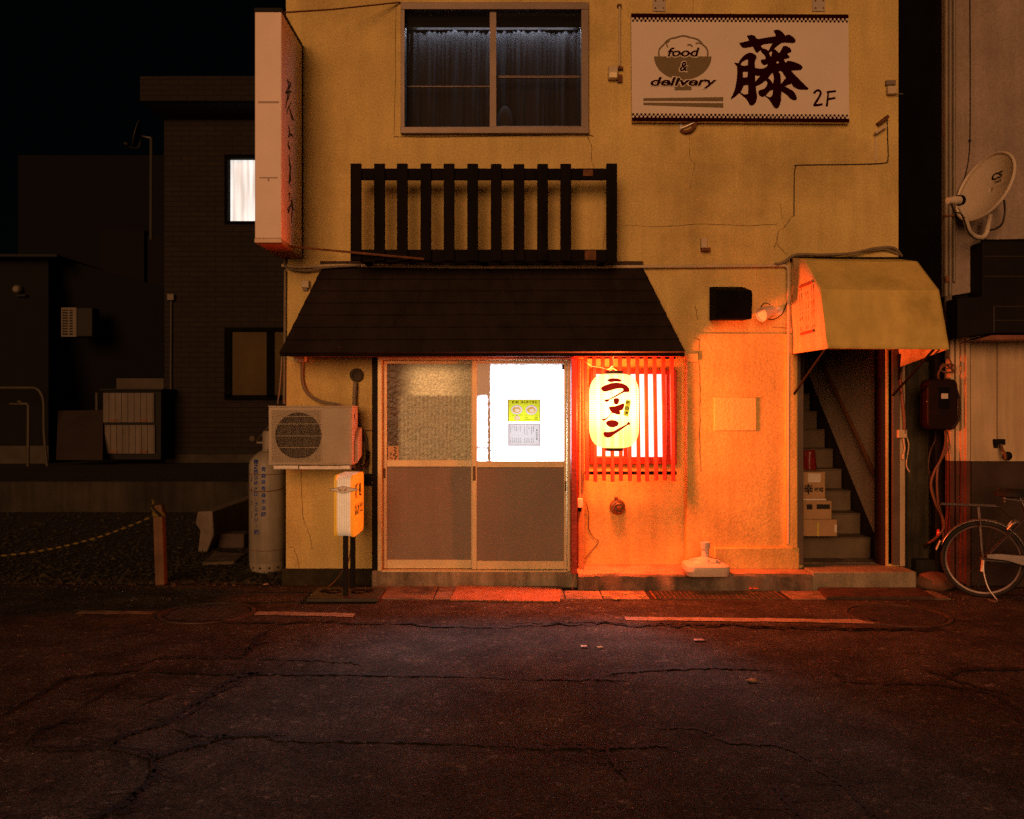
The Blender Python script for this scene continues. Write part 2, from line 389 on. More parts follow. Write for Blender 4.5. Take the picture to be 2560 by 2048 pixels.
for pts, wd in [([(1150, 295), (1090, 330), (1070, 360), (1040, 395), (1025, 415)], 4.5), ([(600, 440), (680, 418), (800, 415), (1000, 418), (1200, 422), (1350, 427), (1480, 435), (1530, 447)], 2),
    ([(600, 475), (800, 480), (960, 483), (1100, 487), (1300, 487), (1600, 490), (2156, 502)], 2.4), ([(1110, 480), (1000, 495), (960, 520), (920, 545), (880, 575), (820, 610), (760, 650), (710, 690), (640, 715), (540, 740), (490, 770), (480, 795)], 6),
    ([(1040, 500), (985, 535), (940, 555), (890, 585)], 3.5), ([(880, 590), (830, 640), (790, 660), (760, 690)], 3),
    ([(0, 670), (70, 630), (150, 585), (230, 540), (280, 505), (400, 490), (600, 470)], 3.4), ([(140, 795), (140, 760), (180, 720), (270, 690), (390, 680)], 3.2), ([(350, 630), (370, 610), (440, 575), (480, 545), (560, 500)], 2.6), ([(470, 580), (600, 582), (720, 572)], 1.8), ([(590, 620), (650, 595), (720, 570)], 1.6),
    ([(100, 797), (260, 802), (420, 797), (480, 797), (560, 808), (620, 825), (640, 840), (680, 830), (780, 800), (880, 778), (915, 755), (960, 748), (1060, 742), (1220, 738)], 4), ([(740, 710), (820, 738), (920, 745), (960, 750)], 4.4), ([(915, 750), (910, 775)], 4),
    ([(1130, 745), (1160, 760), (1300, 763), (1600, 768), (1900, 775), (2156, 785)], 3), ([(640, 840), (655, 890), (640, 930), (600, 970), (565, 1000), (545, 1030), (470, 1060), (400, 1100)], 7.5)]: crack(pts, wd, c5)
for pts, wd in [([(0, 500), (200, 507), (400, 508), (480, 512)], 2.4), ([(0, 790), (150, 797), (300, 795), (385, 800), (480, 790), (560, 788), (670, 793)], 4.2), ([(100, 766), (200, 785), (320, 795)], 2.2), ([(390, 800), (420, 850), (450, 890), (485, 930)], 6.5), ([(400, 490), (440, 480), (520, 475), (640, 465), (850, 458), (1100, 465)], 2.6),
    ([(1390, 515), (1500, 525), (1780, 530), (1860, 540), (2000, 565), (2080, 605), (2156, 660), (2260, 720)], 3.6), ([(1740, 470), (1790, 487), (1840, 495), (1870, 475), (1900, 465), (2300, 467)], 3), ([(1790, 530), (1830, 500), (1880, 520), (1990, 550), (2090, 575)], 3), ([(1340, 480), (1400, 495)], 2.4), ([(1410, 512), (1370, 530)], 2.4),
    ([(1090, 930), (1120, 985), (1160, 1030), (1230, 1110)], 7), ([(850, 760), (950, 780), (1100, 785), (1190, 815), (1250, 850), (1300, 905), (1380, 950), (1430, 1000), (1480, 1050), (1560, 1110)], 4.2), ([(600, 717), (760, 715), (850, 745)], 1.8)]: crack(pts, wd, c6)
crack([(0, 285), (300, 270), (700, 283), (1000, 280), (1300, 292), (1900, 300)], 2.0, c6, 4); crack([(0, 268), (400, 275), (900, 285), (1400, 290), (1800, 300)], 1.6, c6, 5)
crack([(700, 262), (1200, 268), (1700, 275), (2156, 290)], 1.6, c5, 4)
struct('road_crack', cr, CRACK, fix=False)
# stepped-up lot behind, low retaining wall
struct('raised_lot', MB().box(-60, -2.4, 13.35, 60, -0.2, 0.44), mat("dark_lot_soil", (0.010, 0.008, 0.006), 0.95, 0.5, 1.5, 0.7, 12, fine=0.4))
struct('alley_floor', MB().box(3.3, 4.2, 7.45, 14, -0.1, 0.012), mat("alley_dirt", (0.02, 0.016, 0.012), 0.95, 0.4, 4))
def rocks(n, fn, smin, smax):
    mb = MB()
    for _ in range(n):
        c = fn(); s = random.uniform(smin, smax) * (2.2 if random.random() < .04 else 1)
        vs = []
        for dx, dy, dz in ((1, 0, 0), (-1, 0, 0), (0, 1, 0), (0, -1, 0), (0, 0, 1), (0, 0, -.5)):
            k = s * random.uniform(.6, 1.2); vs.append(c + Vector((dx * k + random.uniform(-.3, .3) * s, dy * k + random.uniform(-.3, .3) * s, dz * k * .7)))
        mb.add(vs, [(0, 2, 4), (2, 1, 4), (1, 3, 4), (3, 0, 4), (2, 0, 5), (1, 2, 5), (3, 1, 5), (0, 3, 5)])
    return mb
gr = mesh_obj('gravel', rocks(5200, lambda: (lambda y: Vector((random.uniform(-(y * .6 + .3), -1.98 - max(0, 7.8 - y) * 1.0), y, 0.006)))(7.72 + 5.4 * random.random() ** 1.7), .008, .026), mat("lot_gravel", (0.030, 0.027, 0.020), 0.9, 0.75, 12, fine=.3), smooth=0)  # gravel colour darkened in place of street light falloff
gr['kind'] = 'stuff'
dg = mesh_obj('gutter_grit', rocks(700, lambda: Vector((random.uniform(-4.6, 4.4), random.choice((random.gauss(7.5, .09) if random.random() < .5 else random.gauss(7.08, .03), random.gauss(7.62, .08))), 0.010)), .003, .011), mat("street_grit", (0.12, 0.085, 0.06), 0.9, 0.6, 14), smooth=0)
dg['kind'] = 'stuff'
# ================================================================== THE SHOP BUILDING
W = 7.70
shop = thing('shop_building', 'two storey ochre stucco shop with sliding glass door and barred window', 'building', (0.7, W, 0))
hx = lambda px: X(px, W)
hz = lambda py: Z(py, W)
LX, RX = hx(715), hx(2246)
holes = [(hx(1008), hx(1466), hz(335), hz(16)),
         (hx(930), hx(1718), -0.5, 1.965),
         (hx(2008), hx(2216), -0.5, hz(872)),
         (hx(1782), hx(1858), hz(797), hz(718))]
fm = wall_holes(MB(), LX, RX, 0.14, 6.2, W, W + 0.15, holes)
fm.box(LX, LX + .15, W + .15, 14, 0.14, 6.2); fm.box(RX - .009, RX, W + .15, 14, 0.14, 6.2); fm.box(LX, RX, 14, 14.15, 0.14, 6.2); fm.box(LX, RX, W, 14.15, 6.2, 6.35)
part('wall', fm, WALL, shop)
part('foundation', MB().box(LX - .03, hx(930), W - 0.03, W + .2, -.05, 0.139).box(LX - .02, LX + .13, W + .2, 14, -.05, .139), FOUND, shop, bevel=.01)
# recessed wall with the barred window
RW = 7.86
rm = wall_holes(MB(), hx(1440), hx(1718) + .05, 0.12, 1.99, RW, RW + .12, [(X(1480, RW), X(1668, RW), Z(1140, RW), Z(935, RW))])
part('recessed_wall', rm, WALL_LOW, shop)
part('kitchen_backdrop_wall', MB().box(hx(1440), hx(1740), RW + 1.0, RW + 1.05, 0, 2.3), mat("dim_interior", (.4, .35, .3), .9), shop)
# lower right wall: rough render skin standing a little proud, pilaster, plinth, hatch
part('render_skin', wall_holes(MB(), hx(1718), hx(1960), hz(1416), hz(835) + 1e-3, W - .008, W - .0005, []), WALL_LOW, shop, bevel=.006)
part('pilaster', MB().box(hx(1960), hx(1990), W - .05, W - .0007, hz(1368), hz(836)), WALL_LOW, shop, bevel=.008)
part('plinth', MB().box(hx(1781), hx(1992), W - .075, W - .0009, hz(1420), hz(1366)), WALL_LOW, shop, bevel=.01)
part('hatch_cover', MB().box(X(1786, W - .03), X(1891, W - .03), W - .020, W - .0085, Z(1077, W - .03), Z(994, W - .03)), mat('hatch_ochre', (.72, .54, .20), .85, .06, 3, .6, 40), shop, bevel=.003)
part('sill_ledge', MB().box(X(1720, W - .03), X(1745, W - .03), W - .03, W - .023, hz(905), hz(885)), WALL, shop)
# ledge along the front, door step, stair step
led = MB(); n_ = 26
xa, xb = X(1446, 7.4), X(2030, 7.4)
rows = []
for (y, z, j) in ((7.88, .147, .0), (7.40, .146, .012), (7.385, .128, .012), (7.40, -.04, .014)):
    rows.append([Vector((xa + (xb - xa) * i / n_, y + random.uniform(-j, j), z + random.uniform(-j, j) * .6)) for i in range(n_ + 1)])
led.sheet(rows[1:]); led.add([rows[k][0] for k in (1, 2, 3)] + [Vector((xa, 7.88, -.04)), Vector((xa, 7.88, .14))], [(0, 1, 2, 3, 4)]); led.add([rows[k][-1] for k in (1, 2, 3)] + [Vector((xb, 7.88, -.04)), Vector((xb, 7.88, .14))], [(0, 1, 2, 3, 4)])
part('front_ledge', led, CONC_D, shop)
part('ledge_top', MB().sheet([[p + Vector((0, 0, .0015)) for p in rr_] for rr_ in rows[:2]]), mat("lantern_lit_ledge_top", (.42, .27, .17), .85, .3, 5, .5, 60, fine=.25, stain=(.24, .15, .10)), shop)  # top coloured lighter and redder for the lantern light on it
part('door_step', MB().box(X(929, 7.59), X(1446, 7.59) - .002, 7.59, 7.95, -.05, .137), CONC, shop, bevel=.008)
part('stair_entrance_step', MB().box(X(2030, 7.43) + .002, X(2292, 7.43), 7.43, 8.1, -.05, .16), mat("step_concrete", (0.27, 0.23, 0.16), .9, .2, 4, .4, 70, fine=.2, streak=.2), shop, bevel=.012)
# dark tiled canopy roof over the door
cv = group_part('canopy_roof', shop)
Ye = 7.30
tl, tr = P(806, 668, W - .01), P(1606, 668, W - .01); bl, brr = P(700, 880, Ye), P(1712, 878, Ye)
rf = MB(); nc = 7
lerp = lambda a, b, t: a + (b - a) * t
nrm = (tr - tl).cross(bl - tl).normalized(); nrm = nrm if nrm.y < 0 else -nrm
for i in range(nc):
    t0, t1 = i / nc, (i + 1) / nc + .012
    a, b, c, d = lerp(tl, bl, t0), lerp(tr, brr, t0), lerp(tr, brr, t1), lerp(tl, bl, t1)
    cuts = [0] + sorted(min(max((k + random.uniform(-.25, .25)) / 3, .04), .96) for k in range(1, 3)) + [1]
    for u0, u1 in zip(cuts, cuts[1:]):
        e0, e1 = random.uniform(0, .002), random.uniform(0, .002); g_ = .0003
        rf.prism([lerp(a, b, u0 + g_) + nrm * .002, lerp(a, b, u1 - g_) + nrm * .002, lerp(d, c, u1 - g_) + nrm * (.013 + e1) + Vector((0, 0, -e1)), lerp(d, c, u0 + g_) + nrm * (.013 + e0) + Vector((0, 0, -e0))], -nrm * .02)
part('roof_sheet', rf, ROOF, cv)
part('fascia', MB().box(bl.x, brr.x, Ye + .004, Ye + .026, bl.z - .035, bl.z + .004), DWOOD, cv)
part('soffit', MB().box(bl.x + .01, brr.x - .01, Ye + .027, W - .002, bl.z - .022, bl.z - .010), RWOOD, cv)
part('gable_infill', MB().prism([tl + nrm * -.022, lerp(tl, bl, .97) + nrm * -.022, Vector((bl.x + .02, W - .004, bl.z - .008)), Vector((tl.x, W - .004, tl.z - .05))], (0.012, 0, 0)), DWOOD, cv); part('gable_infill', MB().prism([tr + nrm * -.022, lerp(tr, brr, .97) + nrm * -.022, Vector((brr.x - .02, W - .004, brr.z - .008)), Vector((tr.x, W - .004, tr.z - .05))], (-.012, 0, 0)), DWOOD, cv)
part('flashing', MB().pb(800, 1608, 653, 667, W - .03, W - .002), mat("rusty_flashing", (0.05, 0.028, 0.017), .75, .5, 6, metal=.2), cv)
# upper window
uw = group_part('upper_window', shop)
fr = MB(); y0, y1 = W - .035, W + .10
fr.box(hx(1003), hx(1471), y0, y1, hz(28), hz(10)); fr.box(hx(1003), hx(1471), y0 - .02, y1, hz(338), hz(322))
fr.box(hx(1003), hx(1013), y0, y1, hz(322), hz(28)); fr.box(hx(1452), hx(1471), y0, y1, hz(322), hz(28))
part('frame', fr, ALU_B, uw, bevel=.003)
s1 = MB().box(hx(1224), hx(1241), W + .0, W + .03, hz(321), hz(29)).box(hx(1241), hx(1452), W + .0, W + .028, hz(321), hz(315)).box(hx(1013), hx(1224), W + .035, W + .055, hz(321), hz(315))
part('sash', s1, ALU_B, uw, bevel=.002)
GL = bpy.data.materials.new("window_glass"); GL.use_nodes = True
t = GL.node_tree; t.nodes.clear(); o_ = t.nodes.new("ShaderNodeOutputMaterial"); mx = t.nodes.new("ShaderNodeMixShader"); tr_ = t.nodes.new("ShaderNodeBsdfTransparent"); gl = t.nodes.new("ShaderNodeBsdfGlossy")
tr_.inputs[0].default_value = (.86, .86, .88, 1); gl.inputs["Roughness"].default_value = .5; mx.inputs[0].default_value = .003; t.links.new(tr_.outputs[0], mx.inputs[1]); t.links.new(gl.outputs[0], mx.inputs[2]); t.links.new(mx.outputs[0], o_.inputs[0])
part('pane', MB().box(hx(1013), hx(1224), W + .045, W + .049, hz(315), hz(29)), GL, uw); part('pane', MB().box(hx(1241), hx(1452), W + .012, W + .016, hz(315), hz(29)), GL, uw)
rows = []
for j in range(15):
    zz = hz(44) + (hz(330) - hz(44)) * j / 14
    rows.append([Vector((hx(1004) + (hx(1470) - hx(1004)) * i / 150, W + .27 + .020 * sin(i * .43 + 1.9 * sin(i * .083) + .5 * sin(j * .3)) * (.4 + .6 * j / 14) + .008 * sin(i * 1.3 + 2.2 * sin(i * .21) + j * .12) + .006 * sin(i * .11 + j * .4), zz)) for i in range(151)])
part('curtain', MB().sheet(rows), mat("brown_curtain", (.026, .022, .022), .9, .15, 6, streak=.2), uw, fix=False)
part('curtain_rail', MB().box(hx(1004), hx(1470), W + .25, W + .30, hz(44), hz(38)), DWOOD, uw)
part('inner_rail', MB().box(hx(1244), hx(1452), W + .13, W + .15, hz(181), hz(175)).box(hx(1010), hx(1228), W + .14, W + .155, hz(203), hz(200)), ALU_B, uw)
# a tube lamp above the curtain, inside the room
part('tube_lamp', MB().tube([(hx(1035), W + .222, hz(37)), (hx(1440), W + .222, hz(37))], .011, 8), emit_mat("cool_tube_light", (.72, .84, 1.0), 60.0), uw)
part('lamp_cover', MB().box(hx(1008), hx(1466), W + .15, W + .17, hz(47), hz(20)), DWOOD, uw)
part('cushion', MB().sphere(Vector((hx(1262), W + .16, hz(300))), .12, 12, (.62, .35, 1.45)), mat("grey_cloth", (.035, .03, .028), .9), uw)
# sliding door
sd = group_part('sliding_door', shop)
D0 = 7.62
d = lambda a, b, c, e, yf, yb: (X(a, D0), X(b, D0), yf, yb, Z(e, D0), Z(c, D0))
fr = MB(); fr.box(*d(945, 955, 893, 1428, D0 - .02, D0 + .12)); fr.box(*d(1418, 1428, 893, 1428, D0 - .02, D0 + .12)); fr.box(*d(955, 1418, 893, 900, D0 - .02, D0 + .12)); fr.box(*d(955, 1418, 1425, 1429, D0 - .03, D0 + .12))
part('door_frame', fr, ALU_G, sd, bevel=.002)
lf = MB(); Yl = D0 + .05
for a, b, c, e in ((956, 965, 901, 1424), (1177, 1191, 901, 1424), (965, 1177, 901, 909), (965, 1177, 1151, 1168), (965, 1177, 1402, 1424)): lf.box(*d(a, b, c, e, Yl, Yl + .03))
part('leaf_frame', lf, ALU_G, sd, bevel=.003)
rf = MB(); Yr = D0 + .008
for a, b, c, e in ((1179.5, 1192, 901, 1424), (1410, 1417, 901, 1424), (1192, 1410, 901, 909), (1192, 1410, 1153, 1169), (1192, 1410, 1403, 1424)): rf.box(*d(a, b, c, e, Yr, Yr + .03))
part('leaf_frame', rf, ALU_G, sd, bevel=.003)
part('lower_panel', MB().box(*d(964, 1178, 1167, 1403, Yl + .012, Yl + .022)), PANEL, sd); part('lower_panel', MB().box(*d(1191, 1411, 1168, 1404, Yr + .012, Yr + .022)), PANEL, sd)
for a, b, c, e, yy in ((957, 962, 1172, 1197, Yl), (1182, 1189, 1166, 1202, Yr), (1412, 1417, 1204, 1228, Yr)):
    part('handle', MB().box(*d(a, b, c, e, yy - .004, yy + .001)).box(*d(a + 1.4, b - 1.4, c + 4, e - 4, yy - .007, yy - .004)), mat("dark_bronze", (.12, .07, .04), .5, .2, 9, metal=.4), sd)
# hammered glass, dim behind the left leaf
HG = mat("hammered_dark_glass", (0.06, 0.043, 0.020), 0.32, 0.3, 7, spec=.35, fine=.35, fscale=40)
t = HG.node_tree; N = t.nodes; L = t.links; b = N["Principled BSDF"]
tc = N.new("ShaderNodeTexCoord"); no = N.new("ShaderNodeTexNoise"); no.inputs["Scale"].default_value = 30; no.inputs["Detail"].default_value = 2.5; L.new(tc.outputs["Object"], no.inputs[0])
bp = N.new("ShaderNodeBump"); bp.inputs["Strength"].default_value = .55; bp.inputs["Distance"].default_value = .012; L.new(no.outputs[0], bp.inputs["Height"]); L.new(bp.outputs[0], b.inputs["Normal"])
def rng(N, L, src, lo, hi, a=0.0, c=1.0):
    r = N.new("ShaderNodeMapRange"); r.interpolation_type = 'SMOOTHSTEP'
    for i, v in ((1, lo), (2, hi), (3, a), (4, c)): r.inputs[i].default_value = v
    L.new(src, r.inputs[0]); return r.outputs[0]
def mth(N, L, op, a, c):
    q = N.new("ShaderNodeMath"); q.operation = op
    for i, v in ((0, a), (1, c)):
        if isinstance(v, (int, float)): q.inputs[i].default_value = v
        else: L.new(v, q.inputs[i])
    return q.outputs[0]
# lamp-lit ceiling and curtain folds of the room painted into the left pane's glow
sx = N.new("ShaderNodeSeparateXYZ")
ns = N.new("ShaderNodeTexNoise"); ns.inputs["Scale"].default_value = 55; ns.inputs["Detail"].default_value = 2; L.new(tc.outputs["Object"], ns.inputs[0])
ad = N.new("ShaderNodeVectorMath"); ad.operation = 'MULTIPLY_ADD'; L.new(ns.outputs["Color"], ad.inputs[0]); ad.inputs[1].default_value = (.05, 0, .05); 
sb = N.new("ShaderNodeVectorMath"); sb.operation = 'SUBTRACT'; L.new(tc.outputs["Object"], sb.inputs[0]); sb.inputs[1].default_value = (.025, 0, .025); L.new(sb.outputs[0], ad.inputs[2]); L.new(ad.outputs[0], sx.inputs[0])
ox = shop.location.x
gx = lambda px: X(px, Yl) - ox
upz = Z(990, Yl)
lampz = mth(N, L, 'MULTIPLY', rng(N, L, sx.outputs[2], upz - .01, upz + .012), rng(N, L, sx.outputs[2], Z(912, Yl), Z(935, Yl), 1, .0) if False else rng(N, L, sx.outputs[2], Z(906, Yl), Z(940, Yl), .25, 1.0))
lampx = mth(N, L, 'MULTIPLY', rng(N, L, sx.outputs[0], gx(985), gx(1060)), rng(N, L, sx.outputs[0], gx(1190), gx(1095), .35, 1.0))
vor = N.new("ShaderNodeTexNoise"); vor.inputs["Scale"].default_value = 105; vor.inputs["Detail"].default_value = 1.0; vor.inputs["Distortion"].default_value = 1.2; L.new(tc.outputs["Object"], vor.inputs[0])
spk = rng(N, L, vor.outputs[0], .36, .70, .55, 1.3)
gl1 = mth(N, L, 'MULTIPLY', mth(N, L, 'MULTIPLY', lampz, lampx), spk)
wv = N.new("ShaderNodeTexWave"); wv.inputs["Scale"].default_value = 9.5; wv.inputs["Distortion"].default_value = .8; L.new(ad.outputs[0], wv.inputs[0])
cur = mth(N, L, 'MULTIPLY', rng(N, L, sx.outputs[2], upz + .01, upz - .012), mth(N, L, 'MULTIPLY', rng(N, L, sx.outputs[0], gx(990), gx(1005)), mth(N, L, 'ADD', mth(N, L, 'MULTIPLY', wv.outputs[0], .05), rng(N, L, vor.outputs[0], .35, .7, .06, .2))))
tot = mth(N, L, 'ADD', mth(N, L, 'MULTIPLY', gl1, .72), mth(N, L, 'MULTIPLY', cur, 1.45))
b.inputs["Emission Color"].default_value = (1, .50, .16, 1); L.new(tot, b.inputs["Emission Strength"])
part('glass_pane', MB().box(*d(964, 1178, 908, 1152, Yl + .012, Yl + .018)), HG, sd)
# bright frosted pane of the right leaf, lit from inside
FG = bpy.data.materials.new("lit_frosted_glass"); FG.use_nodes = True; t = FG.node_tree; N = t.nodes; L = t.links; b = N["Principled BSDF"]
b.inputs["Roughness"].default_value = .3; b.inputs["Base Color"].default_value = (.2, .2, .2, 1)
tc = N.new("ShaderNodeTexCoord"); ns = N.new("ShaderNodeTexNoise"); ns.inputs["Scale"].default_value = 60; ns.inputs["Detail"].default_value = 2; L.new(tc.outputs["Object"], ns.inputs[0])
ad = N.new("ShaderNodeVectorMath"); ad.operation = 'MULTIPLY_ADD'; L.new(ns.outputs["Color"], ad.inputs[0]); ad.inputs[1].default_value = (.03, 0, .03); L.new(tc.outputs["Object"], ad.inputs[2])
sx = N.new("ShaderNodeSeparateXYZ"); L.new(ad.outputs[0], sx.inputs[0])
gx = lambda px: X(px, Yr) - ox + .015
x_, z_ = sx.outputs[0], sx.outputs[2]
e = .007
main = rng(N, L, x_, gx(1227) - e, gx(1227) + e)
strip = mth(N, L, 'MULTIPLY', rng(N, L, x_, gx(1218) + e, gx(1218) - e), rng(N, L, x_, gx(1196) - e, gx(1196) + e, .15, 1.0))
strip = mth(N, L, 'MULTIPLY', strip, mth(N, L, 'MULTIPLY', rng(N, L, z_, Z(990, Yr) + .03, Z(996, Yr)), mth(N, L, 'SUBTRACT', 1.0, mth(N, L, 'MULTIPLY', rng(N, L, z_, Z(1120, Yr), Z(1116, Yr)), rng(N, L, z_, Z(1113, Yr) + .012, Z(1116, Yr))))))
lit = mth(N, L, 'MULTIPLY', mth(N, L, 'MAXIMUM', main, strip), rng(N, L, z_, Z(909, Yr) + .012, Z(915, Yr), .05, 1.0))
mx = N.new("ShaderNodeMix"); mx.data_type = 'RGBA'; L.new(lit, mx.inputs["Factor"]); mx.inputs["A"].default_value = (.16, .085, .035, 1); mx.inputs["B"].default_value = (5.6, 5.6, 6.4, 1); L.new(mth(N, L, 'SUBTRACT', 1.0, mth(N, L, 'MULTIPLY', lit, .5)), b.inputs["Alpha"])
L.new(mx.outputs["Result"], b.inputs["Emission Color"]); b.inputs["Emission Strength"].default_value = 1.0
part('glass_pane', MB().box(*d(1191, 1411, 908, 1154, Yr + .012, Yr + .018)), FG, sd)
part('latch', MB().box(*d(1405, 1411, 911, 924, Yr + .002, Yr + .011)), BLACK, sd)
# dark posts and lintel around the door
part('door_post', MB().box(X(930, W - .06), X(945, D0 - .02), W - .05, W + .14, .137, 1.955), BLACK, shop, bevel=.004)
part('door_post', MB().box(X(1428.5, 7.39), X(1443, 7.39), 7.39, W - .051, .147, 1.93).box(X(1428.5, 7.39) + .012, X(1445, W - .06), W - .05, W + .14, .137, 1.955), RWOOD, shop, bevel=.004, )  # right post brought forward to keep lantern light off the door
part('lintel', MB().box(X(945, D0) , X(1428, D0), W - .07, W + .14, Z(892.5, D0), 1.955), BLACK, shop)
part('door_threshold_back', MB().box(X(945, D0), X(1186, D0), W + .15, W + .17, .137, 1.96), mat("shop_interior_dark", (.05, .035, .02), .9), shop)
part('shop_room', MB().box(X(1186, D0), X(1190, D0), W + .171, W + 2.4, .137, 2.6).box(X(1186, D0), X(1440, D0) , W + 2.4, W + 2.45, .137, 2.6).box(X(1440, D0) - .03, X(1440, D0), W + .151, W + 2.4, .137, 2.6).box(X(1186, D0), X(1440, D0), W + .151, W + 2.4, 2.6, 2.64).box(X(1186, D0), X(1440, D0), W + .151, W + 2.4, .10, .137), mat("shop_room_wall", (.25, .19, .13), .9), shop)
rl_ = bpy.data.objects.new("room_lamp", bpy.data.lights.new("room_lamp", 'SPOT')); C.objects.link(rl_); rl_.location = Vector((.09, 8.32, 1.58)) - ROOT[shop.name]; rl_.parent = shop
rl_.data.energy = 1150; rl_.data.spot_size = radians(74); rl_.data.spot_blend = 1.0; rl_.rotation_euler = (Vector((.09, 5.9, 0)) - Vector((.09, 8.32, 1.58))).to_track_quat('-Z', 'Y').to_euler(); rl_.data.shadow_soft_size = .14; rl_.data.color = (.93, .95, 1.0)
part('window_post', MB().box(X(1445.5, W - .06), X(1461, W - .06), W - .055, W + .1, .147, 1.93), PWOOD, shop, bevel=.003)
# barred window: slats in front of a lit window
lw = group_part('lattice_window', shop)
wfm = MB()
for a, b_, c, e in ((1474, 1484, 925, 1160), (1664, 1690, 925, 1160), (1484, 1664, 925, 936), (1484, 1664, 1142, 1160)): wfm.box(X(a, RW), X(b_, RW), RW - .045, RW + .03, Z(e, RW), Z(c, RW))
part('window_frame', wfm, RWOOD, lw, bevel=.004)
LWM = bpy.data.materials.new("lit_shoji_glass"); LWM.use_nodes = True; t = LWM.node_tree; N = t.nodes; L = t.links; b = N["Principled BSDF"]; b.inputs["Roughness"].default_value = .3
tc = N.new("ShaderNodeTexCoord"); sx = N.new("ShaderNodeSeparateXYZ"); L.new(tc.outputs["Object"], sx.inputs[0])
gx = lambda px: X(px, RW) - ox
lit = rng(N, L, sx.outputs[0], gx(1662), gx(1658))
for py in (987, 1041, 1094): 
    zz = Z(py, RW); ln = mth(N, L, 'MULTIPLY', rng(N, L, sx.outputs[2], zz - .006, zz), rng(N, L, sx.outputs[2], zz + .006, zz)); lit = mth(N, L, 'MULTIPLY', lit, mth(N, L, 'SUBTRACT', 1.0, mth(N, L, 'MULTIPLY', ln, .30)))
mx = N.new("ShaderNodeMix"); mx.data_type = 'RGBA'; L.new(lit, mx.inputs["Factor"]); mx.inputs["A"].default_value = (.10, .055, .06, 1); mx.inputs["B"].default_value = (1.0, 1.0, 1.10, 1)
L.new(mx.outputs["Result"], b.inputs["Emission Color"]); b.inputs["Emission Strength"].default_value = 1.0; b.inputs["Base Color"].default_value = (.5, .5, .5, 1)
part('pane', MB().box(X(1483, RW), X(1572, RW), RW + .012, RW + .018, Z(1143, RW), Z(935, RW)), LWM, lw); part('pane', MB().box(X(1560, RW), X(1665, RW), RW - .006, RW - .001, Z(1143, RW), Z(935, RW)), LWM, lw)
part('sash_stile', MB().box(X(1558, RW), X(1572, RW), RW - .03, RW - .008, Z(1142, RW), Z(936, RW)), RWOOD, lw, bevel=.002)
part('cross_rail', MB().pb(1462, 1692, 1179, 1187, W - .088, W - .06), DWOOD, lw, bevel=.002); part('cross_rail', MB().pb(1462, 1690, 886, 897, W - .088, W - .06), DWOOD, lw, bevel=.002)
SLY = W - .105
for i in range(11):
    a = 1463.5 + 21.55 * i; jx = random.uniform(-1, 1)
    m = MB(); ax, bx_ = X(a, SLY), X(a + 3.4 + jx, SLY)
    m.beam((ax, SLY, Z(890, SLY)), (bx_, SLY - .006, Z(1203 + random.uniform(-2, 2), SLY)), .031, .029)
    part('slat', m, RWOOD, lw, bevel=.003)
# stairwell
st = group_part('staircase', shop)
rise, tread, Y1, SX = .189, .237, 8.1, X(2176, 8.1)
for i in range(11):
    y = Y1 + tread * i; z1 = .35 + rise * i
    part('stair_step', MB().box(hx(1985), SX, y, y + tread + .03, z1 - .19 if i else .16, z1 - .012).box(hx(1985), SX, y - .012, y + tread, z1 - .011, z1), mat("stair_carpet", (.12, .09, .058), .9, .2, 5, fine=.2), st, bevel=.004)
WX = 3.245
part('stair_floor', MB().box(hx(1985), WX, 7.85, 8.1, .1, .165), CONC_D, st)
sl = lambda y: .40 + (y - 8.08) * .84
ue = 10.6
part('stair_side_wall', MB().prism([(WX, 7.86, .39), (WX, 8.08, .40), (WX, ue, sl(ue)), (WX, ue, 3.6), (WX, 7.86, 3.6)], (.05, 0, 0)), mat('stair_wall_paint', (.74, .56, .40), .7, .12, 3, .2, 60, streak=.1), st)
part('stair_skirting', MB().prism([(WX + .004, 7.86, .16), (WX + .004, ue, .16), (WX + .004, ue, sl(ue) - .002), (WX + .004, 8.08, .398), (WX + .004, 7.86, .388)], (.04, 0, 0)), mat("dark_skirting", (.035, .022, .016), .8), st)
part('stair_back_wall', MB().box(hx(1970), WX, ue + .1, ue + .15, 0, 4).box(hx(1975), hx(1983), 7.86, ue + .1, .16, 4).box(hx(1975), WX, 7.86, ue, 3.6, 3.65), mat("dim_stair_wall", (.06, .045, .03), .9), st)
HX = WX - .055
part('handrail', MB().tube([onX(2044, 880, HX), onX(2068, 935, HX), onX(2150, 1108, HX), onX(2186, 1186, HX), onX(2192, 1194, HX), onX(2206, 1199, HX)], .019, 10), mat("brown_handrail", (.15, .06, .025), .4, .2, 6, spec=.5), st)
for p_ in ((2085, 972), (2160, 1130)):
    q = onX(*p_, HX); part('handrail_bracket', MB().tube([q, q + Vector((0, 0, -.04)), q + Vector((.055, 0, -.05))], .008, 6), STEEL, st)
dj = group_part('stair_doorway', shop)
part('door_jamb', MB().pb(1992, 2009, 874, 1413, W - .03, W + .12), ALU_B, dj, bevel=.003)
part('door_jamb', MB().pb(2232, 2249, 874, 1413, W - .03, W + .12).pb(2220, 2231, 874, 1411, W - .0, W + .1), ALU_B, dj, bevel=.003)
part('door_edge', MB().box(hx(2205), hx(2218), W + .02, W + .16, .165, hz(874)), mat("maroon_door_edge", (.022, .006, .005), .5), dj)
part('corner_post', MB().pb(2250, 2263, 874, 1416, W - .015, W + .2), TILEWALL, shop, bevel=.004)
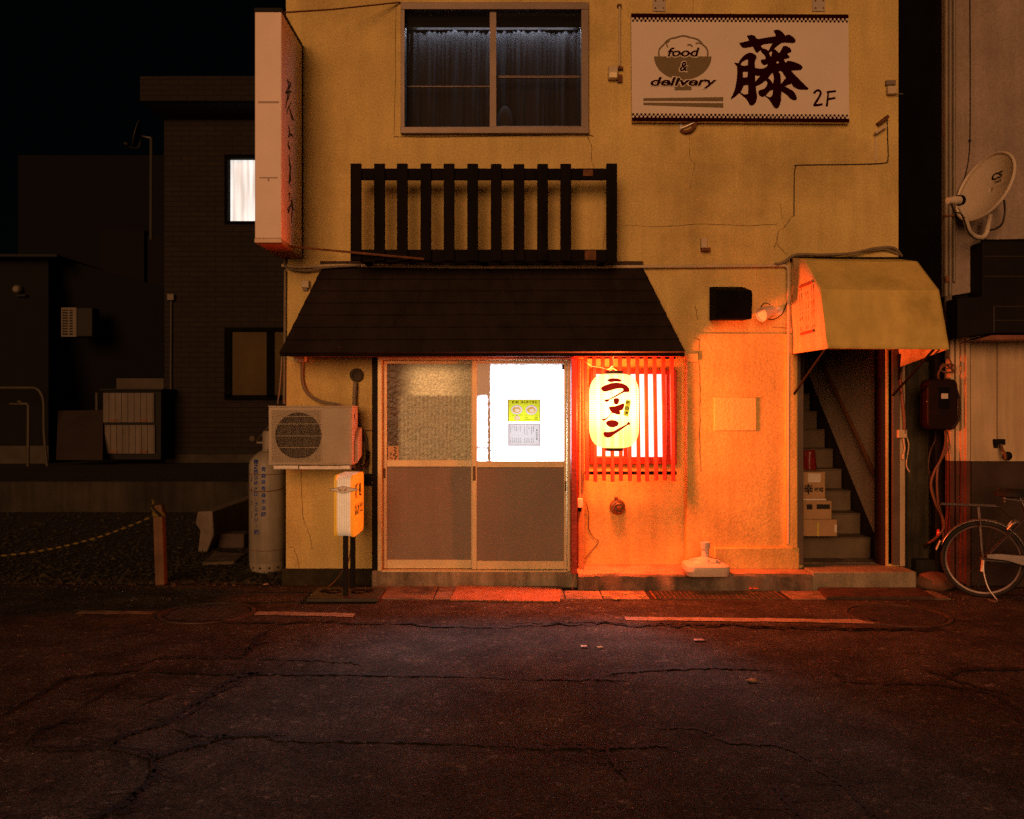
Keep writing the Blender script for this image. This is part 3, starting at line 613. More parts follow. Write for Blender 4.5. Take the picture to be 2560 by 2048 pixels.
# cracks and thin cable lines on the stucco
cm = MB(); wf = lambda x, y: Vector((X(x, W), W - .0035, Z(y, W)))
z4 = lambda x, y: (1500 + x / 2.537, y / 2.537)
z3 = lambda x, y: (600 + x / 2.246, y / 2.246)
PCM = mat("plaster_crack_dark", (.16, .09, .03), .95, .3, 9)
def wcrack(pts, wd, cf, amp=1.0):
    q = [cf(*p) for p in pts]; q = jag(q, amp, 5); part('plaster_crack', ribbon(MB(), q, [wd * random.uniform(.4, 1.2) for _ in q], wf), PCM, shop, fix=False)
wcrack([(1235, 1365), (1215, 1375), (1170, 1440), (1130, 1470), (1120, 1530), (1105, 1570)], 1.7, z4); wcrack([(1120, 1545), (1150, 1580), (1190, 1620)], 1.5, z4); wcrack([(1145, 1290), (1150, 1350), (1155, 1390)], 1.2, z4)
wcrack([(140, 1430), (400, 1440), (620, 1420), (900, 1432), (1120, 1425)], 1.0, z4, .8); wcrack([(570, 820), (565, 1000), (600, 1040), (570, 1200)], 1.0, z4); wcrack([(590, 0), (588, 85)], 1.1, z4, .3)
wcrack([(1950, 770), (1975, 820), (1972, 900), (1990, 940)], 1.4, z3); wcrack([(2030, 1010), (2045, 1060), (2053, 1100)], 1.4, z3); wcrack([(2050, 1280), (2040, 1390)], 1.2, z3); wcrack([(875, 10), (872, 400), (865, 760)], 1.2, z3, .5)
wcrack([(862, 768), (1100, 770), (1940, 756), (1985, 766)], 2.4, z3, .5)
wcrack([(755, 1007), (753, 1200), (756, 1290), (775, 1340), (780, 1372)], 1.2, lambda x, y: (x, y)); wcrack([(735, 1370), (742, 1390), (748, 1420)], 1.2, lambda x, y: (x, y)); wcrack([(722, 1368), (735, 1369)], 1.4, lambda x, y: (x, y))
wcrack([(1738, 763), (1742, 790), (1745, 800)], 1.6, lambda x, y: (x, y)); wcrack([(890, 1077), (930, 1077)], 2.4, lambda x, y: (x, y), .3)
wf2 = lambda x, y: Vector((X(x, W - .008), W - .0115, Z(y, W - .008))); cm2 = MB()
for pts in ([(1748, 850), (1746, 900), (1750, 990), (1748, 1080), (1752, 1180)], [(1930, 818), (1965, 819)], [(1735, 845), (1748, 850)]):
    q = jag(pts, 1.2, 6); part('plaster_crack', ribbon(MB(), q, [1.5 * random.uniform(.4, 1.2) for _ in q], wf2), PCM, shop, fix=False)
# ================================================================== THINGS ON THE SHOP FRONT
# railing above the canopy
YR = 7.42
rl = thing('wooden_railing', 'black wooden slatted railing above the canopy roof under the dark window', 'railing', (X(1209, YR), YR, Z(655, YR)), None)
for i in range(11):
    px = 894 - 18 + 58.2 * i if i < 10 else 1531
    a = (876, 935, 992, 1051, 1109, 1168, 1227, 1284, 1343, 1401, 1516)[i]
    part('slat', MB().pb(a, a + 27, 409 + random.uniform(-1, 1), 652, YR - .03, YR - .002), DWOOD, rl, bevel=.004)
part('top_rail', MB().pb(900, 1520, 421, 449, YR, YR + .035), DWOOD, rl, bevel=.003)
part('bottom_rail', MB().pb(900, 1520, 624, 655, YR, YR + .035), DWOOD, rl, bevel=.003)
part('bracket', MB().pb(1458, 1482, 424, 440, YR - .006, YR - .001).pb(1462, 1490, 626, 650, YR - .006, YR - .001), RUST, rl)
for a in (905, 1200, 1500): part('wall_bracket', MB().box(X(a, YR), X(a, YR) + .05, YR + .036, W - .002, Z(655, YR) , Z(640, YR)), DWOOD, rl)
# signboard
SB = W - .06
sg = thing('signboard', 'white food delivery signboard with large dark red character and checkered borders', 'sign', (X(1850, SB), SB, Z(306, SB)))
fs = lambda dd: (lambda x, y: Vector((X(x, SB), SB - dd, Z(y, SB))))
part('board', MB().prism([fs(0)(1578, 34), fs(0)(2121, 36.6), fs(0)(2123, 306.6), fs(0)(1580, 303)], (0, .04, 0)), SIGNW, sg)
tilt = lambda x: (x - 1578) / 545
bd = MB()
bd.prism([fs(.003)(1578, 34), fs(.003)(2121, 36.6), fs(.003)(2121, 46), fs(.003)(1578, 44)], (0, .002, 0))
bd.prism([fs(.003)(1580, 294), fs(.003)(2123, 297), fs(.003)(2123, 306.6), fs(.003)(1580, 303.4)], (0, .002, 0))
for k in range(53):
    for (y0_, off) in ((44.2, 1), (49.4, 0), (283.6, 0), (288.8, 1)):
        xx = 1580 + k * 10.28 + off * 5.14; yy = y0_ + (2.2 if y0_ < 100 else 3.2) * tilt(xx)
        if xx + 5.1 > 2122: continue
        q = [fs(.003)(xx, yy), fs(.003)(xx + 5.1, yy), fs(.003)(xx + 5.1, yy + 5.1), fs(.003)(xx, yy + 5.1)]
        bd.add(q, [(3, 2, 1, 0)])
part('checkered_border', bd, SIGNR, sg, fix=False)
zk = lambda x, y: (1800 + x / 6.7375, 60 + y / 6.7375)
kanji = [(318,308),(345,320),(400,305),(490,283),(470,240),(452,208),(480,192),(540,188),(590,205),(610,245),(650,255),(780,232),(930,210),(935,180),(910,140),(900,112),(940,100),(995,102),(1040,130),(1085,180),(1100,200),(1130,185),(1165,183),(1200,200),(1240,230),(1272,270),(1270,305),(1235,325),(1180,322),(1110,318),(1045,320),(1000,345),(945,390),(912,425),(935,438),(970,470),(995,492),(1030,440),(1050,400),(1062,375),(1100,370),(1130,380),(1180,410),(1203,450),(1195,480),(1150,495),(1125,512),(1150,530),(1172,548),(1165,575),(1125,588),(1075,595),(1090,630),(1105,655),(1120,640),(1140,620),(1200,630),(1270,650),(1340,680),(1385,715),(1388,750),(1360,778),(1320,783),(1200,788),(1230,830),(1290,890),(1350,950),(1420,1020),(1495,1095),(1470,1112),(1400,1110),(1320,1105),(1270,1085),(1225,1050),(1205,1010),(1140,1030),(1095,1055),(1160,1090),(1230,1130),(1270,1180),(1290,1230),(1292,1265),(1275,1290),(1230,1285),(1180,1260),(1130,1205),(1080,1165),(1035,1140),(1030,1200),(1028,1290),(1010,1360),(985,1410),(945,1430),(915,1415),(890,1380),(850,1310),(815,1265),(750,1215),(735,1232),(700,1230),(660,1205),(642,1165),(645,1130),(690,1108),(740,1095),(775,1060),(795,1010),(790,975),(770,958),(740,975),(690,1015),(600,1055),(610,1130),(625,1210),(620,1270),(600,1330),(560,1370),(520,1380),(495,1360),(470,1310),(430,1255),(390,1225),(325,1165),(280,1210),(230,1245),(180,1275),(175,1265),(210,1200),(250,1100),(270,1000),(285,900),(288,800),(285,715),(265,700),(240,660),(262,655),(310,665),(318,640),(350,590),(400,535),(450,500),(495,485),(550,495),(600,525),(618,560),(610,590),(590,620),(585,680),(588,740),(620,748),(700,758),(770,735),(795,705),(800,680),(760,695),(730,692),(700,670),(683,630),(690,605),(730,598),(765,592),(760,550),(740,520),(700,480),(680,443),(650,470),(630,488),(600,475),(575,430),(555,385),(470,400),(410,410),(370,395),(340,360)]
kh = [[(690,365),(740,345),(880,330),(850,390),(815,455),(775,430),(730,415),(690,385)],[(850,465),(875,468),(870,510),(855,555),(838,530),(830,495)],[(945,655),(965,628),(985,640),(995,660),(960,668)],[(345,680),(380,640),(430,610),(470,600),(465,700),(390,710),(365,700)],[(385,810),(465,808),(460,900),(385,905)],[(400,1038),(470,1030),(475,1120),(470,1180),(430,1192),(385,1180),(345,1150),(375,1095)],[(595,865),(640,880),(680,875),(640,920),(595,970),(590,900)],[(885,822),(905,900),(903,960),(888,1005),(860,960),(830,930),(808,915),(850,860)],[(980,805),(1020,795),(1050,820),(1110,915),(1085,935),(1055,985),(1025,1005),(1022,900),(1010,840)],[(890,1110),(885,1180),(860,1230),(830,1238),(770,1210),(800,1170),(840,1130)]]
km = MB(); flat_poly(km, [zk(*p) for p in kanji], [[zk(*p) for p in h] for h in kh], fs(.003))
ribbon(km, catmull([(*zk(1580, 1175), 0), (*zk(1610, 1135), 0), (*zk(1660, 1120), 0), (*zk(1695, 1160), 0), (*zk(1670, 1230), 0), (*zk(1580, 1375), 0)]), 5.6, fs(.0031))
ribbon(km, [zk(1572, 1372), zk(1650, 1368), zk(1725, 1355)], 5.6, fs(.0035)); ribbon(km, [zk(1822, 1145), zk(1815, 1250), zk(1795, 1392)], [4.5, 4.6, 6], fs(.0031)); ribbon(km, [zk(1795, 1152), zk(1870, 1142), zk(1950, 1132)], 5.2, fs(.0035)); ribbon(km, [zk(1815, 1268), zk(1880, 1260), zk(1940, 1245)], 5, fs(.0039))
part('red_lettering', km, SIGNR, sg, fix=False, smooth=0)
zs = lambda x, y: (1570 + x / 3.782, y / 3.782)
bw = MB()
arc = [zs(518 + 272 * cos(a) * (1 if abs(cos(a)) > .0 else 1), 535 + (222 * sin(a))) for a in [pi * i / 24 for i in range(25)]]
flat_poly(bw, arc, [], fs(.0025)); bw.prism([fs(.0024)(*zs(440, 750)), fs(.0024)(*zs(600, 750)), fs(.0024)(*zs(600, 855)), fs(.0024)(*zs(440, 855))], (0, .002, 0))
rice = []
for i in range(97):
    a = pi + pi * i / 96; rr = 1 + .045 * abs(sin(a * 5.0)); rice.append((*zs(522 + 228 * cos(a) * rr, 532 + 182 * sin(a) * rr), 0))
ribbon(bw, rice, 4.0, fs(.003))
ribbon(bw, [zs(375, 450), zs(360, 410), zs(395, 385)], 3.5, fs(.0034)); ribbon(bw, catmull([(*zs(560, 428), 0), (*zs(590, 425), 0), (*zs(605, 445), 0)], 4), 4, fs(.0034)); ribbon(bw, [zs(640, 415), zs(665, 405), zs(690, 418)], 3.5, fs(.0034))
for q in ([(145, 930), (900, 920), (900, 958), (145, 955)], [(145, 972), (900, 977), (900, 1020), (145, 995)]): bw.prism([fs(.003)(*zs(*p)) for p in q], (0, .002, 0))
part('bowl_emblem', bw, SIGNB, sg, fix=False, smooth=0)
def word(mb, txt, rect, dd, bold, shear=.22): text_into(mb, txt, (zs(rect[0], 0)[0], zs(rect[1], 0)[0], zs(0, rect[2])[1], zs(0, rect[3])[1]), fs(dd), bold, shear)
halo, wl = MB(), MB()
for txt, r_ in (("food", (372, 676, 452, 540)), ("&", (488, 562, 585, 678)), ("delivery", (212, 838, 732, 840))):
    word(halo, txt, (r_[0] - 9, r_[1] + 9, r_[2] - 9, r_[3] + 9), .0045, .07); word(wl, txt, r_, .0060, .022)
part('lettering_halo', halo, SIGNW, sg, fix=False, smooth=0); part('red_lettering', wl, SIGNR, sg, fix=False, smooth=0)
# hardware left on the upper wall
pm = mat("galvanised_plate", (.42, .36, .30), .6, .15, 8)
for a, nm in ((1632, 'galvanised plate with bolts cut by the picture top, above bowl emblem'), (2031, 'galvanised plate with bolts cut by the picture top, above sign\'s blank right side')):
    t_ = thing('mounting_plate', nm, 'bracket', (X(a + 16, W), W, Z(28, W)), 'mounting plates above the signboard')
    part('plate', MB().pb(a, a + 32, -16, 28, W - .012, W - .001), pm, t_, bevel=.002)
    for dx in (6, 26):
        for dy in (4, 22): part('bolt', MB().lathe([(.007, 0), (.007, .006), (.003, .008)], (X(a + dx, W), W - .011, Z(dy, W)), 'Y', 8), RUST, t_)
hk = thing('sign_hook', 'rusty curled bracket stub under the signboard\'s lower edge', 'hook', P(1720, 328, W))
part('arm', MB().tube(catmull([P(1742, 300, W - .03), P(1738, 312, W - .05), P(1728, 325, W - .04), P(1712, 330, W - .03), P(1702, 326, W - .012)]), [.014] * 24 + [.012], 8), RUST, hk); part('strap', MB().beam(P(1702, 322, W - .02), P(1738, 306, W - .04), .02, .006).pb(1699, 1706, 309, 328, W - .012, W - .001), STEEL, hk)
j1 = thing('conduit_box', 'small yellowed wall box at the foot of a vertical conduit beside upper window', 'junction box', P(1532, 196, W))
part('box', MB().pb(1521, 1545, 164, 196, W - .06, W - .001), PVC, j1, bevel=.006); part('conduit', MB().tube([P(1549, 12, W - .02), P(1549, 165, W - .02)], .010, 8), PVC, j1); part('cover', MB().pb(1523, 1543, 180, 194, W - .067, W - .061), ALU_G, j1, bevel=.003); part('clamp', MB().pb(1543, 1558, 166, 172, W - .04, W - .001).pb(1543, 1554, 10, 16, W - .03, W - .001).pb(1545, 1556, 186, 205, W - .03, W - .001), RUST, j1)
j2 = thing('corner_insulator', 'pale insulator box on the upper right wall corner with a short pin', 'junction box', P(2230, 235, W))
part('box', MB().pb(2220, 2242, 214, 234, W - .05, W - .001), PVC, j2, bevel=.006); part('pin', MB().tube([P(2235, 235, W - .03), P(2258, 235, W - .03)], .005, 6), STEEL, j2); part('lid', MB().pb(2216, 2240, 200, 212, W - .035, W - .001), PVC_D, j2, bevel=.004)
j3 = thing('rusty_bracket', 'rusty slanted bracket high on the right end of the wall', 'bracket', P(2206, 330, W))
part('arm', MB().beam(P(2193, 312, W - .02), P(2219, 292, W - .02), .06, .03), RUST, j3, bevel=.003); part('plate', MB().beam(P(2188, 333, W - .05), P(2216, 314, W - .05), .02, .02).pb(2187, 2192, 335, 402, W - .006, W - .001), PVC, j3)
single('thin_cable', 'thin dark cable stepping along the wall from the rusty bracket', 'cable', MB().tube(catmull([P(2218, 300, W - .008), P(2220, 360, W - .006), P(2220, 398, W - .006), P(2210, 408, W - .006), P(2140, 411, W - .006), P(2000, 413, W - .006), P(1990, 418, W - .006), P(1986, 440, W - .006), P(1985, 540, W - .006)], 6), .0045, 6), CABLE_B)
j4 = thing('small_wall_box', 'small square cream box on the wall right of the railing', 'wall box', P(1763, 626, W))
part('box', MB().pb(1753, 1768, 595, 620, W - .05, W - .001), PVC, j4, bevel=.004); part('base', MB().pb(1755, 1777, 619, 627, W - .06, W - .001), RUST, j4)
j5 = thing('small_wall_box', 'small pale box on the wall left of the canopy roof', 'wall box', P(760, 725, W))
part('box', MB().pb(752, 772, 700, 719, W - .05, W - .001), PVC, j5, bevel=.005); part('nipple', MB().pb(756, 768, 719, 726, W - .03, W - .001), PVC_D, j5)
# projecting sign
sx0 = X(704, 6.99)
ps = thing('projecting_sign', 'tall narrow pale projecting sign with brush lettering at the left wall corner', 'sign', (sx0 - .1, 7.3, Z(600, 7)))
YF, YB = 6.99, W - .03
sl_ = X(637, YF)
zt, zb = Z(30, YF), Z(600, YF)
part('box', MB().box(sl_, sx0, YF, YB, zb + .012, zt), SIGNP, ps, bevel=.006)
part('bottom_trim', MB().box(sl_ - .002, sx0 + .002, YF - .006, YB, zb - .022, zb + .011), mat("sign_trim", (.40, .30, .22), .5, .1, 6, metal=.3), ps, bevel=.002)
part('top_trim', MB().box(sl_ - .002, sx0 + .002, YF - .004, YB, zt + .001, zt + .03), BLACK, ps)
part('bottom_plate', MB().box(sl_ + .03, sx0 - .005, YF + .03, YB, zb - .028, zb - .023), mat("sign_underside", (.42, .14, .07), .7), ps)  # red put into the underside colour for the lantern light
part('back_edge', MB().box(sx0 - .02, sx0 + .004, YB + .001, W - .001, zb - .02, zt + .02), BLACK, ps)
part('front_seam', MB().pb(645, 697, 253, 258, YF - .002, YF - .0005), mat("seam_grime", (.40, .30, .25), .7), ps); part('grime_line', MB().pb(648, 694, 443, 446, YF - .002, YF - .0005).pb(669, 673, 446, 453, YF - .002, YF - .0005), MATS['seam_grime'], ps)  # faint seam and smudge marks on the sign front
bs = MB(); zp = lambda x, y: (620 + x / 3.256, 150 + y / 3.256)
fp = lambda x, y: onX(x, y, sx0) + Vector((.0012, 0, 0))
for pts, wd in [([(322, 160), (330, 215), (312, 262)], 1.4), ([(303, 268), (330, 262), (352, 256)], [3, 4.5, 3]), ([(330, 172), (346, 195), (338, 225), (326, 245)], [1.2, 2, 2.4, 2]), ([(325, 272), (318, 320), (304, 392)], [2, 1.6, 1]), ([(338, 280), (330, 312), (318, 335)], 1.2), ([(352, 345), (330, 385), (318, 410), (318, 440)], 1.2), ([(333, 380), (345, 425), (358, 468), (369, 494)], [1.4, 2, 3, 2.2]),
    ([(329, 538), (338, 580), (333, 632)], [1, 2, 2.4]), ([(345, 598), (353, 620)], 1.8), ([(357, 603), (364, 630)], 1.5), ([(328, 655), (326, 690), (340, 728)], [.7, 1.6, 3]),
    ([(333, 770), (337, 830), (345, 880), (338, 960), (332, 1000)], [1, 1.8, 2.4, 1.6, 1]), ([(330, 860), (346, 850)], 1.2), ([(332, 1000), (345, 985), (344, 940), (333, 932)], 2), ([(332, 1000), (350, 1030)], 1.2), ([(331, 1085), (339, 1100)], 3), ([(337, 1095), (336, 1140)], 1.0), ([(330, 1150), (355, 1142), (348, 1185), (326, 1245), (322, 1215), (345, 1180), (374, 1222)], [1.2, 1.8, 1.4, 2.4, 1.5, 1.2, 1.8]), ([(357, 1118), (362, 1200), (350, 1330)], [1, 1.8, .8])]:
    if isinstance(wd, list) and len(wd) != len(pts): wd = wd[0]
    ribbon(bs, [zp(*p) for p in pts], [q * 1.7 for q in wd] if isinstance(wd, list) else wd * 1.7, fp)
part('brush_lettering', bs, INK, ps, fix=False, smooth=0)
part('guy_rod', MB().tube([P(703, 32, 7.02), P(830, 24, 7.35), P(1000, 6, W - .01)], .007, 6), CABLE_R, ps); part('guy_rod', MB().tube([Vector((sx0, 7.2, zb - .01)), P(730, 617, 7.3), P(1060, 648, 7.395)], .010, 6), RUST, ps)
# horizontal conduit and its drop
single('conduit_pipe', 'cream conduit pipe running across the wall over the canopy and down beside stairway', 'pipe', MB().tube(catmull([P(705, 664, W - .03), P(760, 667, W - .03), P(860, 664, W - .035), P(1200, 668, W - .045), P(1600, 667, W - .035), P(1960, 664, W - .03)], 4) + [P(1968, 667, W - .035), P(1971, 675, W - .04), P(1971.5, 900, W - .075), P(1971, 1360, W - .09)], .014, 10), PVC)
single('grey_hose', 'grey hose sagging along the conduit at the wall\'s left corner', 'hose', MB().tube(catmull([P(712, 640, W - .02), P(716, 668, W - .05), P(760, 677, W - .06), P(820, 668, W - .055), P(900, 663, W - .06)], 6), .011, 8), PVC_D)
single('corner_pipe', 'thin dark pipe down the shop\'s left corner above the gas cylinder', 'pipe', MB().tube([P(713, 675, W - .02), P(712, 830, W - .02), P(710, 1010, W - .02)], .011, 8).tube(catmull([P(705, 885, W - .03), P(700, 960, W - .06), P(694, 1010, W - .05)], 5), .006, 6), PVC_D)
# junction box and hose
jb = thing('junction_box', 'beige junction box under the canopy edge with a hose curving to air conditioner', 'junction box', P(749, 905, W))
part('box', MB().pb(736, 763, 886, 905, W - .07, W - .001), PVC, jb, bevel=.006)
part('hose', MB().tube(catmull([P(755, 905, W - .035), P(756, 955, W - .035), P(770, 985, W - .05), P(800, 1003, W - .09), P(846, 1012, W - .16), P(850, 1016, W - .16)], 8), .013, 8), PVC_D, jb)
vp = thing('wall_vent', 'round black vent cap with a pipe dropping behind the air conditioner', 'vent', P(891, 955, W))
part('cap', MB().lathe([(.058, 0), (.058, .03), (.05, .036), (.034, .036), (.032, .02), (.002, .02)], (X(892, W), W - .001, Z(938, W)), 'Y', 20), mat("sooty_vent", (.06, .045, .025), .7, .4, 20), vp)
part('pipe', MB().tube([P(888, 955, W - .045), P(886, 1000, W - .045), P(890, 1080, W - .05), P(898, 1180, W - .06)], .018, 10).tube(catmull([P(892, 1050, W - .03), P(905, 1075, W - .025), P(916, 1105, W - .02), P(916, 1188, W - .02)], 6), .014, 8), PVC_D, vp)
part('end_box', MB().pb(910, 927, 1185, 1215, W - .05, W - .001), BLACK, vp, bevel=.004)
# air conditioner
AY = 7.30
ac = thing('air_conditioner', 'cream outdoor air conditioner with round fan grille hung on the shop wall', 'air conditioner', (X(775, AY), AY + .14, Z(1165, AY)))
ax0, ax1, az0, az1 = X(672, AY), X(880, AY), Z(1162, AY), Z(1019, AY)
c_ = Vector((X(746, AY), AY, Z(1089.5, AY))); fr_ = X(746 + 58, AY) - c_.x
body = MB(); AB = AY + .27
ring = []; sq = []; nn = 48
for i in range(nn):
    a = 2 * pi * i / nn; ring.append(c_ + Vector((fr_ * cos(a), 0, fr_ * sin(a))))
    k = min((ax1 - c_.x if cos(a) > 0 else c_.x - ax0) / max(abs(cos(a)), 1e-6), (az1 - c_.z if sin(a) > 0 else c_.z - az0) / max(abs(sin(a)), 1e-6)); sq.append(c_ + Vector((k * cos(a), 0, k * sin(a))))
body.add(ring + sq, [(i, (i + 1) % nn, (i + 1) % nn + nn, i + nn) for i in range(nn)])
for cx_, cz_ in ((ax0, az0), (ax1, az0), (ax0, az1), (ax1, az1)):           # the four front corners
    cc = Vector((cx_, AY, cz_)); qs = [p for p in sq]
    on_v = min((p for p in qs if abs(p.x - cx_) < 1e-5), key=lambda p: abs(p.z - cz_)); on_h = min((p for p in qs if abs(p.z - cz_) < 1e-5), key=lambda p: abs(p.x - cx_))
    body.add([cc, on_v, on_h], [(0, 1, 2)])
for (p, q, r, s_) in (((ax0, az0), (ax1, az0), 0, 0), ((ax1, az0), (ax1, az1), 0, 0), ((ax1, az1), (ax0, az1), 0, 0), ((ax0, az1), (ax0, az0), 0, 0)):
    body.add([(p[0], AY, p[1]), (q[0], AY, q[1]), (q[0], AB, q[1]), (p[0], AB, p[1])], [(0, 1, 2, 3)])
body.add([(ax0, AB, az0), (ax1, AB, az0), (ax1, AB, az1), (ax0, AB, az1)], [(0, 1, 2, 3)])
part('housing', body, CREAM, ac, smooth=20)
part('fan_recess', MB().lathe([(fr_, -.0), (fr_ - .004, -.06), (.001, -.07)], c_ + Vector((0, .001, 0)), 'Y', 40, cap=False), mat("fan_dark", (.012, .010, .009), .8), ac)
gm_ = MB()
for i in range(44):
    x = ax0 + .025 + i * (X(800, AY) - ax0 - .02) / 43; gm_.box(x - .0008, x + .0008, AY - .012, AY - .009, az0 + .02, az1 - .02)
for py in (1041, 1060, 1090, 1119, 1146): gm_.box(ax0 + .02, X(806, AY), AY - .009, AY - .006, Z(py, AY) - .002, Z(py, AY) + .002)
part('fan_grille', gm_, CREAM, ac)
fb = MB()
for k in range(3):
    a0 = k * 2 * pi / 3 + .5
    fb.sheet([[c_ + Vector((r * cos(a0 + t * .9), .035 + .02 * t, r * sin(a0 + t * .9))) for t in (0, .5, 1)] for r in (.04, .09, fr_ - .015)])
fb.lathe([(.04, -.03), (.03, -.02)], c_, 'Y', 16)
part('fan', fb, mat("fan_grey", (.025, .02, .016), .7), ac, fix=False)
part('top_lid', MB().box(ax0 - .004, ax1 + .004, AY - .006, AB + .002, az1 + .001, az1 + .014), CREAM, ac, bevel=.004)
part('front_panel', MB().box(X(806, AY), ax1 - .012, AY - .007, AY - .001, az0 + .012, az1 - .008), CREAM, ac, bevel=.003)
part('valve_cover', MB().prism([Vector((ax1 + .001, y, z)) for y, z in ((AY + .09, az0 + .02), (AB + .0, az0 + .06), (AB, az0 + .30), (AY + .16, az0 + .27), (AY + .09, az0 + .19))], (.035, 0, 0)).box(ax1 + .001, ax1 + .012, AY + .10, AY + .20, az1 - .10, az1 - .05), CREAM, ac, bevel=.005)
part('bracket', MB().pb(684, 745, 1164, 1172, AY + .03, W - .002).pb(852, 874, 1164, 1172, AY + .03, W - .002).box(ax0 + .03, ax1 - .02, AY + .05, AY + .09, az0 - .04, az0 - .012), STEEL, ac)
part('drain_pipe', MB().tube(catmull([Vector((ax1 - .03, AY + .15, az0)), Vector((ax1 - .02, AY + .18, az0 - .05)), Vector((ax1 + .06, AY + .3, az0 - .02)), Vector((ax1 + .07, W - .05, az0 + .1))], 6), .012, 8), BLACK, ac)
# gas cylinder
GY = 8.40; gc = Vector((X(667.5, GY), GY, 0)); gr_ = .163
cy = thing('gas_cylinder', 'tall grey gas cylinder with blue vertical lettering at the shop corner', 'gas cylinder', gc)
zt_ = 1.26
part('body', MB().lathe([(.02, .06), (gr_ - .02, .07), (gr_, .10), (gr_, .985), (gr_ - .012, 1.03), (gr_ - .05, 1.075), (.075, 1.105), (.045, 1.115), (.045, 1.13), (.002, 1.13)], gc, n=40), CYL, cy)
part('foot_ring', MB().lathe([(gr_ - .022, .10), (gr_ - .004, .085), (gr_ - .004, .0), (gr_ - .016, .0)], gc, n=40, cap=False), CYL, cy)
fh = MB()
for a in (-2.6, -2.15, -1.7, -1.2, -.7): fh.lathe([(.011, 0), (.001, .001)], gc + Vector(((gr_ - .003) * cos(a), (gr_ - .003) * sin(a), .045)), 'Y', 10, M=None)
part('foot_hole', fh, BLACK, cy)
part('weld_band', MB().lathe([(gr_ + .001, .9), (gr_ + .002, .903), (gr_ + .001, .906)], gc, n=40, cap=False).lathe([(gr_ + .001, .20), (gr_ + .002, .203), (gr_ + .001, .206)], gc, n=40, cap=False), RUST, cy)
part('valve', MB().lathe([(.018, 1.13), (.018, 1.17), (.026, 1.175), (.026, 1.20), (.014, 1.21), (.014, 1.24), (.03, 1.245), (.03, 1.262), (.003, 1.262)], gc, n=14).tube([gc + Vector((0, 0, 1.19)), gc + Vector((-.09, -.02, 1.19))], .012, 8), STEEL, cy)
part('valve_guard', MB().lathe([(.06, 1.13), (.062, 1.28), (.05, 1.30), (.047, 1.29), (.056, 1.13)], gc + Vector((.02, 0, 0)), n=20), CYL, cy)
part('regulator', MB().sphere(gc + Vector((-.13, .02, 1.23)), .018, 8).tube([gc + Vector((-.13, -.02, 1.23)), gc + Vector((-.13, -.035, 1.23))], .026, 12).tube(catmull([gc + Vector((-.1, 0, 1.2)), gc + Vector((0, .1, 1.35)), gc + Vector((.15, .1, 1.5)), gc + Vector((.2, .1, 1.62))], 6), .009, 6), mat('dim_brass', (.06, .045, .03), .7), cy)
def fcyl(x, y):
    Yp = GY - gr_; dx = min(max(X(x, Yp) - gc.x, -gr_ * .99), gr_ * .99)
    return Vector((gc.x + dx, GY - sqrt(gr_ ** 2 - dx * dx) - .0018, Z(y, Yp)))
lm = MB(); k_ = (GY - gr_) / GY
for i, ch in enumerate("ENEOS"): text_into(lm, ch, (633.5, 643.5, 1149 + i * 13.2, 1160 + i * 13.2), fcyl, .035, rot=1)
yy = 1217
for i, ch in enumerate("グローブエナジー"):
    hgt = 13; text_into(lm, ch if ch != "ー" else "｜", (633 + i * .25, 643 + i * .25, yy, yy + 11.5), fcyl, .03, keep=True); yy += hgt
text_into(lm, "(株)", (633, 648, yy + 3, yy + 17), fcyl, .03)
for i, ch in enumerate("青森県青森市浪岡"): text_into(lm, ch, (653, 664.5, 1167 + i * 16.2, 1179.5 + i * 16.2), fcyl, .02)
for i, ch in enumerate("高圧ガス"): text_into(lm, ch, (624.6, 628, 1190 + i * 30, 1206 + i * 30), fcyl, .02)
part('lettering', lm, BLUE, cy, fix=False, smooth=0)
ch = MB(); pts = [gc + Vector(((gr_ + .006) * cos(a), (gr_ + .006) * sin(a), .78 + .03 * sin(a))) for a in [-pi + pi * 1.25 * i / 40 for i in range(41)]] + [P(716, 1216, 7.9)]
part('chain', ch.tube(pts, .004, 5), RUST, cy)
# standing sign
ss = thing('standing_sign', 'orange illuminated-type standing sign with ribbed white edge on two black posts', 'sign', (X(860, 7.1), 7.15, 0))
SY0, SY1 = 6.96, 7.44
sxr = X(880, SY0); sxl = X(837, SY0); sz0, sz1 = Z(1345, SY0), Z(1189, SY0)
ORG = mat("orange_sign_face", (.85, .36, .02), .4, .05, 4, spec=.4, emit=(1, .27, .01), estr=.40); YEL = mat("yellow_sign_face", (.72, .42, .03), .4, .05, 4, spec=.4, emit=(1, .42, .02), estr=.22)
RIB = mat("ribbed_white_plastic", (.80, .74, .66), .4, .06, 8, spec=.4, emit=(1, .62, .34), estr=.20)
prof = []
for i in range(73):
    q = i / 72; x = sxl + .012 + (sxr - sxl - .024) * q; prof.append((x, SY0 + .02 - .013 * abs(sin(q * pi * 8))))
rows = []
for z, inset in ((sz0, .09), (sz0 + .018, .05), (sz0 + .05, .012), (sz0 + .09, 0), (sz1 - .06, 0), (sz1 - .03, .012), (sz1 - .01, .04), (sz1, .09)): rows.append([Vector((x, y + inset, z)) for x, y in prof])
rows.append([Vector((x, SY1 - .1, sz1 + .004)) for x, y in prof]); part('ribbed_edge', MB().sheet(rows), RIB, ss, fix=False)
part('ribbed_edge', MB().box(sxl + .012, sxr - .012, SY0 + .12, SY1 - .01, sz0 + .003, sz1 - .004), RIB, ss)
